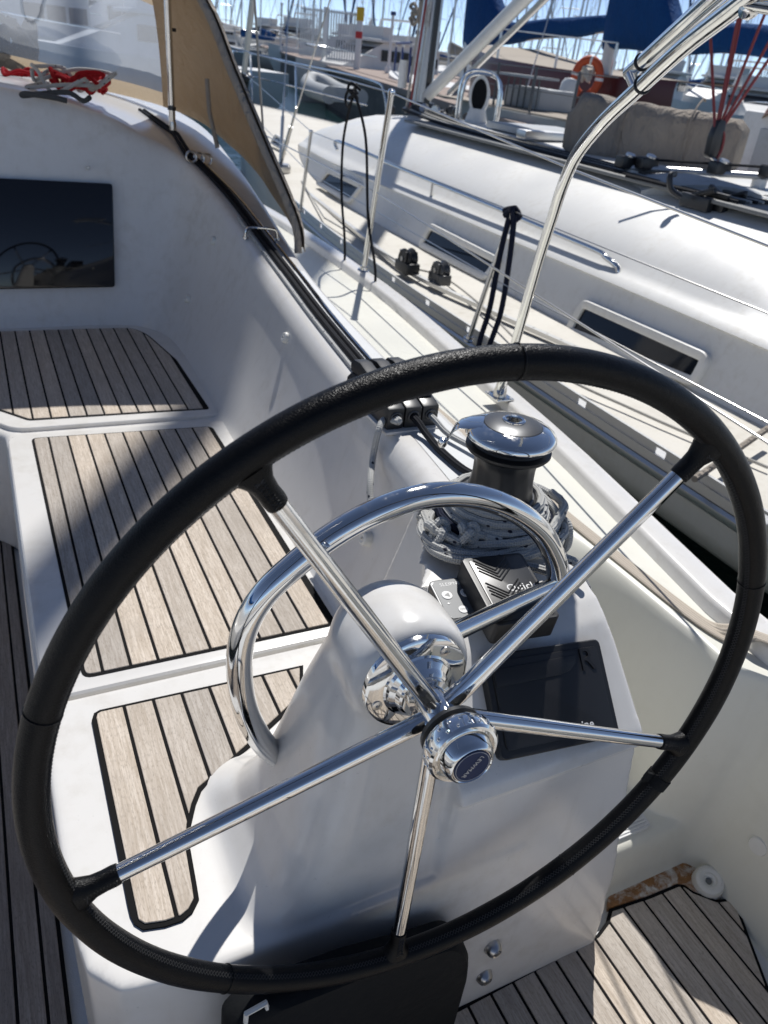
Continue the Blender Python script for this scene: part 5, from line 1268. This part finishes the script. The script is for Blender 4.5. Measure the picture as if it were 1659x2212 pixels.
# ================================================================= BOATS IN THE HARBOUR
FW = MAT['far_white']; FG = MAT['far_grey']
def hull_mb(L, B, H, rake=.25, draft=.25):
    rg = []
    for i in range(13):
        t_ = i / 12; y = -L / 2 + L * t_; w = B / 2 * (1 - max(0, (t_ - .45) / .55) ** 2.2) * (0.86 + .14 * min(1, t_ / .3)); w = max(w, .02); sh = H * (1 + .22 * t_ * t_)
        yb = y + rake * (t_ - .5) * 1.0
        rg.append([V((-w, yb, sh)), V((-w * .98, yb, sh * .55)), V((-w * .80, y, 0)), V((-w * .3, y * .96, -draft)), V((w * .3, y * .96, -draft)), V((w * .80, y, 0)), V((w * .98, yb, sh * .55)), V((w, yb, sh))])
    return MB().loft(rg)
def yacht(label, group, mast_h, hullm, coverm, L=10, seed=0, jib=None):
    r = random.Random(seed); o_ = thing('berthed_yacht', label, 'sailboat', (0, 0, 0), group)
    hull_mb(L, L * .31, 1.05).build('hull', hullm, o_, angle=40)
    MB().loft([[V((x, y, z)) for x, z in ((-L * .1 * k, .95), (-L * .085 * k, 1.45 * h + (1 - h)), (L * .085 * k, 1.45 * h + (1 - h)), (L * .1 * k, .95))] for y, k, h in ((-L * .18, 1, 1), (L * .08, .95, 1), (L * .25, .6, .6), (L * .3, .3, .1))]).build('cabin', FW, o_, angle=40)
    for s_ in (-1, 1): MB().box((s_ * L * .094, -L * .05, 1.22), (.03, L * .2, .16)).build('window', MAT['dark_window'], o_)
    MB().tube([(0, L * .08, 1.0), (0, L * .08, mast_h)], .075, 8).build('mast', ALU, o_)
    MB().tube([(0, L * .07, 2.15), (0, -L * .32, 2.1)], .07, 8).build('boom', ALU, o_)
    if coverm: 
        rg = []
        for i in range(9):
            t_ = i / 8; y = L * .085 - L * .39 * t_; h = .42 * (1 - t_) ** 1.6 + .16; rg.append([V((.13 * math.cos(b), y, 2.2 + h * .5 + h * .62 * math.sin(b) + .02 * math.sin(9 * t_))) for b in [2 * math.pi * j / 10 for j in range(10)]])
        MB().loft(rg).build('sail_cover', coverm, o_, angle=60)
    for a_ in ((-L * .14, L * .06), (L * .14, L * .06), (0, L * .49), (0, -L * .49)):
        MB().tube([(a_[0], a_[1], 1.1), (0, L * .08, mast_h - .2)], .013 if a_[0] else .016, 5).build('stay', MAT['dull_steel'], o_)
    if jib: MB().tube([(0, L * .47, 1.6), (0, L * .1, mast_h - .8)], .07, 8).build('furled_jib', jib, o_)
    for z_ in (.42, .68): MB().tube([(-L * .075, L * .08, mast_h * z_), (L * .075, L * .08, mast_h * z_)], .03, 6).build('spreader', ALU, o_)
    return o_
def motorboat(label, group, L=8, H=1.3, fly=True, arch=True, tint=FW):
    o_ = thing('motor_boat', label, 'motor boat', (0, 0, 0), group)
    hull_mb(L, L * .36, H, .9).build('hull', tint, o_, angle=40)
    B = L * .30
    MB().loft([[V((x, y, z)) for x, z in ((-B * .46 * k, H * .95), (-B * .42 * k, H + 1.15 * h), (B * .42 * k, H + 1.15 * h), (B * .46 * k, H * .95))] for y, k, h in ((-L * .22, 1, 1), (L * .02, 1, 1), (L * .16, .9, .55), (L * .32, .7, .1))]).build('cabin', tint, o_, angle=30)
    for s_ in (-1, 1):
        for k in range(3): MB().box((s_ * B * .447, -L * .17 + k * L * .085, H + .68), (.05, L * .07, .42)).build('side_window', MAT['dark_window'], o_)
    for k in (-1, 0, 1): MB().box((k * B * .26, -L * .222, H + .6), (B * .22, .04, .85)).build('door_window', MAT['dark_window'], o_)
    MB().add([V((-B * .38, L * .03, H + 1.1)), V((B * .38, L * .03, H + 1.1)), V((B * .36, L * .155, H + .68)), V((-B * .36, L * .155, H + .68))], [(0, 1, 2, 3)]).build('windscreen', MAT['dark_window'], o_, smooth=False)
    if fly:
        MB().box((0, -L * .10, H + 1.22), (B * .98, L * .34, .12)).build('flybridge_deck', tint, o_, bevel=.04)
        MB().loft([[V((x, y, z)) for x, z in ((-B * .4, H + 1.25), (-B * .42, H + 1.75 * 1), (B * .42, H + 1.75), (B * .4, H + 1.25))] for y in (-L * .05, L * .03)]).build('flybridge_console', tint, o_)
    if arch:
        MB().tube([(-B * .42, -L * .2, H + 1.2), (-B * .36, -L * .22, H + 2.1), (B * .36, -L * .22, H + 2.1), (B * .42, -L * .2, H + 1.2)], .05, 8).build('radar_arch', tint, o_)
        MB().tube([(B * .2, -L * .22, H + 2.1), (B * .2, -L * .24, H + 4.2)], .015, 6).build('aerial', WP, o_)
    MB().tube([(-B * .5, L * .1, H + .6), (-B * .3, L * .4, H + .75), (0, L * .48, H + .8), (B * .3, L * .4, H + .75), (B * .5, L * .1, H + .6)], .02, 6).build('bow_rail', STEEL, o_)
    return o_
# motor boats beyond the quay
protoM = motorboat('white flybridge motor boat moored behind the quay at the far left', 'motor boats behind the quay')
protoM.location = hpt(470, 112, ZW); protoM.rotation_euler = (0, 0, 2.2)
for u, d, rz, sc, lb in ((575, 96, 1.9, 1.25, 'white motor boat with dark side windows behind the quay left of the gates'), (640, 88, 2.4, 1.3, 'white motor boat showing above the farther gate'),
                         (795, 38, 2.0, .95, 'white motor boat with dark cabin doors right of the gates'), (865, 42, 1.7, .9, 'white motor boat with low cabin close behind the quay railing'), (735, 62, 1.2, 1.1, 'white motor boat seen between the gates and the motor boat with dark doors'),
                         (1290, 60, 2.6, 1.0, 'white motor boat under the blue sail covers'), (1420, 48, 2.2, 1.05, 'white motor boat right of the steel frame tubes'), (1560, 55, 1.8, 1.1, 'white motor boat behind the red mainsheet'), (1640, 40, 2.5, .9, 'white motor boat at the right edge beyond the mainsheet'), (1160, 75, 2.0, 1.1, 'white motor boat far off above the maroon hull')):
    copy_tree(protoM, hpt(u, d, ZW), rz, lb, (sc, sc, sc))
# crowd of yachts
GY = 'yachts crowded in the far berths'
protos = [yacht('x', GY, 14, FW, MAT['blue_canvas'], 10, 1, FW), yacht('x', GY, 12, FW, FW, 9, 2), yacht('x', GY, 16, MAT['far_grey'], MAT['cover_canvas'], 12, 3, MAT['blue_canvas'])]
LOOK = ['distant white yacht with blue sail cover', 'distant white yacht with white sail cover', 'distant grey-hulled yacht with tan sail cover']
ZN = [(60, 'seen at the left of the clear sprayhood window'), (170, 'seen left of centre in the clear sprayhood window'), (280, 'seen right of centre in the clear sprayhood window'), (400, 'seen at the right of the clear sprayhood window'), (520, 'in the far berths above the pulpit'), (640, 'in the far berths left of the quay gates'), (720, 'behind the farther quay gate'), (800, 'behind the nearer quay gate'), (890, 'in the far berths left of the neighbour mast'), (985, 'directly behind the neighbour mast'), (1080, 'left below the sloping blue sail cover'), (1180, 'midway below the sloping blue sail cover'), (1290, 'right below the sloping blue sail cover'), (1390, 'below the mast end of the tall blue cover'), (1480, 'between the tall blue cover and the mainsheet'), (1580, 'in the far berths behind the red mainsheet'), (9999, 'in the far berths at the right edge')]
def zone(u): return next(z for a, z in ZN if u < a)
rr_ = random.Random(11); first = [True] * 3
spots = []
for i in range(82):
    u = -60 + 1780 * (i + rr_.uniform(0, .9)) / 82; d = rr_.choice((62, 75, 90, 110, 130)) + rr_.uniform(-5, 5)
    if u < 900: d = max(d, 72)
    spots.append((u, d))
for i, (u, d) in enumerate(spots):
    k = rr_.randrange(3); p = hpt(u, d, ZW); rz = rr_.choice((.3, .5, 2.0, 2.2, 3.4)) + rr_.uniform(-.12, .12); sc = rr_.uniform(.85, 1.15)
    lb = LOOK[k] + ' ' + zone(u)
    if first[k]: o_ = protos[k]; o_.location = p; o_.rotation_euler = (0, 0, rz); o_.scale = (sc,) * 3; first[k] = False; o_['label'] = lb
    else: copy_tree(protos[k], p, rz, lb, (sc,) * 3)
for u, d, rz, sc, lb in ((40, 30, 1.9, 1.0, 'white motor boat seen through the left of the clear sprayhood window'), (190, 34, 2.3, 1.1, 'white motor boat seen through the middle of the clear sprayhood window'), (300, 26, 1.6, .9, 'white motor boat seen near the right edge of the clear sprayhood window')):
    copy_tree(protoM, hpt(u, d, ZW), rz, lb, (sc, sc, sc))

# ---- maroon-hulled boat, its blue covers, ring and neighbours to the right
MH = mat('maroon_paint', (0.075, 0.010, 0.012), .3); WOOD = mat('varnished_wood', (0.20, 0.085, 0.03), .3); GW = mat('grey_timber', (0.36, 0.31, 0.25), .8); ORA = mat('lifebuoy_orange', (0.50, 0.075, 0.02), .6)
MA = thing('wooden_ketch', 'maroon-hulled wooden boat with grey timber deck beyond the neighbour coachroof', 'sailboat', (10, 14, ZW))
rows = []
for y, dx, top in ((11.2, .9, 1.50), (12.2, .25, 1.46), (13.5, 0, 1.48), (15.5, 0.0, 1.54), (17.2, .5, 1.68), (18.3, 1.3, 1.8)):
    rows.append([V((9.9 + dx, y, top)), V((9.88 + dx, y, top - .12)), V((9.95 + dx, y, .5)), V((10.3 + dx, y, ZW - .2))])
MB().grid(rows).build('hull', MH, MA, angle=60)
MB().grid([[V((9.9 + r[0].x - 9.9, r[0].y, r[0].z)), V((13, r[0].y, r[0].z + .05))] for r in rows]).build('deck', GW, MA)
for y, dx, top in ((12.2, .25, 1.35), (13.5, 0, 1.38), (15.5, 0, 1.45)): MB().tube([(9.95 + dx, y, top), (9.95 + dx, y, top + .6)], .025, 8).build('stanchion', MAT['dull_steel'], MA)
MB().tube([(10.2, 12.2, 1.95), (9.95, 13.5, 1.98), (9.95, 15.5, 2.05)], .012, 6).build('lifeline', MAT['dull_steel'], MA)
# broad timber foredeck of the boat next to the neighbour
TB = thing('timber_deck_boat', 'grey timber decked boat with steel railings between the neighbour yacht and the maroon hull', 'sailboat', (8, 11, ZW))
MB().loft([[V((7.4 + dx, y, .84)), V((7.45 + dx, y, .6)), V((7.7 + dx, y, -.8)), V((9.3, y, -.8)), V((9.5, y, .6)), V((9.6, y, .84))] for y, dx in ((8.5, .3), (10, 0), (12, 0), (13.4, .5), (14.4, 1.5))]).build('hull', FG, TB, angle=40)
for i in range(9): MB().box((7.55 + .22 * i, 11.0, .855), (.20, 4.8, .03)).build('deck_plank', GW, TB, bevel=.006)
for y in (9.6, 10.6, 11.6, 12.6): MB().tube([(7.5, y, .85), (7.5, y, 1.45)], .02, 8).build('stanchion', MAT['winch_grey'], TB)
for z_ in (1.15, 1.43): MB().tube([(7.5, 8.8, z_), (7.5, 13.2, z_)], .007, 6).build('railing_wire', MAT['winch_grey'], TB)
MB().box((8.35, 11.6, 1.02), (.7, 1.0, .30)).build('deck_house', FG, TB, bevel=.04)
for i in range(6): MB().tube([(7.95, 11.1 + .17 * i, .87), (7.95, 11.1 + .17 * i, 1.3)], .016, 6).build('rack_bar', MAT['winch_grey'], TB)
MB().box((7.95, 11.55, 1.31), (.5, 1.2, .035)).build('rack_top', MAT['far_grey'], TB)
# blue sail covers
def blue_cover(mx, my, z0, tallh, L, fall, label, woody, dirx=0.0):
    o_ = thing('covered_boom_yacht', label, 'sailboat', (mx, my, ZW))
    hull_mb(11, 3.4, 1.2).v and None
    h = hull_mb(11, 3.4, 1.25); h.v = [p + V((mx, my - 1, ZW)) for p in h.v]; h.build('hull', FW, o_, angle=40)
    rg = []
    for i in range(25):
        t_ = i / 24; y = my + .18 - L * t_; top = z0 + interp([(0, tallh), (.10, tallh * .98), (.22, tallh * .62), (.34, .42), (.6, .40), (1, .30)], t_) - fall * t_; bot = z0 - .02 - fall * t_ + .03 * math.sin(t_ * 14)
        w = interp([(0, .12), (.06, .22), (.3, .20), (1, .13)], t_)
        ring = []
        for j in range(20):
            b = 2 * math.pi * j / 20; wob = 1 + .10 * math.sin(23 * t_ + 3 * b) + .06 * math.sin(51 * t_ - 2 * b)
            ring.append(V((mx + dirx * L * t_ + w * wob * (abs(math.cos(b)) ** .8) * (1 if math.cos(b) > 0 else -1), y, (top + bot) / 2 + (top - bot) / 2 * (abs(math.sin(b)) ** .7) * (1 if math.sin(b) > 0 else -1))))
        rg.append(ring)
    MB().loft(rg).build('sail_cover', MAT['blue_canvas'], o_, angle=70)
    MB().tube([(mx, my, ZW + 1), (mx, my, 11)], .11, 12).build('mast', woody, o_)
    MB().tube([(mx, my, z0 + .08), (mx + dirx * L, my - L * 1.02, z0 + .06 - fall)], .06, 10).build('boom', woody, o_)
    for a_ in ((-1.5, .3), (1.5, .3), (0, 4.2), (0, -5)): MB().tube([(mx + a_[0], my + a_[1], .7), (mx, my, 10.6)], .012, 6).build('stay', MAT['dull_steel'], o_)
    return o_
b1 = blue_cover(10.6, 12.85, 1.86, 1.9, 5.2, -.10, 'white boat with tall dark blue sail cover on its boom at upper right', FW)
b2 = blue_cover(12.6, 21.2, 1.75, 1.7, 6.0, -.55, 'white boat with blue sail cover sloping up to the right behind the neighbour mast', ALU, .02)
# life ring and white cylinder on the stern of the maroon boat
lc = PX(1268, 168, 9.7)
LB = thing('lifebuoy', 'orange horseshoe lifebuoy hanging beside the tan canvas cover', 'lifebuoy', lc)
ax = V((-.7, -.7, 0)); e = V((ax.y, -ax.x, 0)).normalized()
pts = [lc + e * (.21 * math.cos(b)) + V((0, 0, .27 * math.sin(b))) for b in [math.radians(-70 + 320 * j / 26) for j in range(27)]]
MB().tube(pts, .07, 12).build('float', ORA, LB)
for j in (6, 13, 20): MB().tube([pts[j], pts[j].lerp(pts[j + 1], .8)], .0735, 12).build('band', WP, LB)
heap('tan_rope', 'coil of tan rope hanging inside the orange lifebuoy', lc + V((0, 0, -.1)), .12, 30, .018, 'white_rope', .25)
wc = PX(1222, 215, 9.0)
o_ = MB().lathe([(0, .32), (.10, .30), (.14, .24), (.15, .1), (.15, -.2), (.13, -.28), (0, -.3)], wc, (0.1, 0, 1), 18).build('white_fender', FW); tag(o_, 'white rounded fender standing left of the lifebuoy', 'fender')
# varnished wheelhouse at the right edge
hb = PX(1640, 300, 7.4)
WH = thing('varnished_boat', 'varnished wooden boat with curved cabin roof and dull windows at the right edge', 'motor boat', hb)
rg = []
for i in range(13):
    t_ = i / 12; y = hb.y + .55 - 3.2 * t_; rise = .10 * math.sin(math.pi * min(1, t_ * 1.2)); rg.append([V((hb.x - .15 + .5 * (1 - sstep(0, .25, t_)), y, 1.28 + rise - .22 * (1 - sstep(0, .3, t_)))), V((hb.x - .12 + .5 * (1 - sstep(0, .25, t_)), y, 1.36 + rise - .22 * (1 - sstep(0, .3, t_)))), V((hb.x + .9, y, 1.46 + rise)), V((hb.x + 1.8, y, 1.36 + rise)), V((hb.x + 1.8, y, 1.28 + rise))])
MB().loft(rg).build('cabin_roof', WOOD, WH, angle=50)
MB().box((hb.x + .9, hb.y - 1.2, .75), (1.7, 3.1, 1.06)).build('cabin_side', FW, WH, bevel=.05)
for k in range(3): MB().box((hb.x + .04, hb.y - .35 - .95 * k, .88), (.05, .78, .5)).build('cabin_window', MAT['far_grey'], WH, bevel=.01)
h = hull_mb(9, 3.0, 1.0); h.v = [p + V((hb.x + .9, hb.y - .5, ZW)) for p in h.v]; h.build('hull', MH, WH, angle=40)
# grey inflatable tender beyond the neighbour foredeck
dc = hpt(715, 13.5, -.1); dc = V((4.95, 12.0, -.1))
dc = PX(712, 205, 5.6); 
DG_S = .62
DG = thing('inflatable_tender', 'grey inflatable tender lashed on the far side of the neighbour foredeck', 'dinghy', dc)
pts = spline([dc + V((-.45, -1.1, .05)) * DG_S, dc + V((-.42, .4, .10)) * DG_S, dc + V((-.25, 1.0, .22)) * DG_S, dc + V((0, 1.2, .28)) * DG_S, dc + V((.25, 1.0, .22)) * DG_S, dc + V((.42, .4, .10)) * DG_S, dc + V((.45, -1.1, .05)) * DG_S], 6)
MB().tube(pts, .13, 14).build('tube', FG, DG)
MB().box(dc + V((0, -.2, -.05)) * DG_S, (.5, 1.2, .05)).build('floor', FG, DG, bevel=.02)
MB().box(dc + V((0, -1.0, .08)) * DG_S, (.5, .05, .22)).build('transom', FG, DG, bevel=.02)
MB().box(dc + V((0, 0, .12)) * DG_S, (.52, .15, .04)).build('thwart', FG, DG, bevel=.01)
# low far shore of breakwater and hills
m = mat('breakwater_stone', (0.30, 0.28, 0.25), .9)
rows = []
for i in range(121):
    a_ = -1.3 + 3.4 * i / 120; r_ = 420; h_ = 3.0 + 1.5 * math.sin(i * .7) * math.sin(i * .23)
    rows.append([V((math.sin(a_) * r_, math.cos(a_) * r_, ZW - .5)), V((math.sin(a_) * (r_ + 6), math.cos(a_) * (r_ + 6), h_)), V((math.sin(a_) * (r_ + 20), math.cos(a_) * (r_ + 20), ZW - .5))])
tag(MB().grid(rows).build('breakwater', m), kind='structure')
# unseen quay astern and yacht to port, added to bounce sunlight onto shaded gelcoat
mq = mat('bounce_quay_concrete', (0.46, 0.41, 0.36), .9); t = NT(mq); t.set('Base Color', t.mix(t.noise(t.coord(), 1.5, 5, .6), (0.48, 0.44, 0.39), (0.64, 0.59, 0.53)))
tag(MB().box((0, -8.6, -.6), (60, 12, 1.6)).build('bounce_quay', mq, bevel=.03), kind='structure')  # added out of view; pale sunlit top throws warm light on the console
PN = yacht('unseen white yacht added on our port side to bounce sunlight', None, 15, FW, MAT['blue_canvas'], 13, 9)
PN.location = (-5.0, 2.5, ZW)  # added yacht; sunlit side fills the cockpit shade and steel reflections
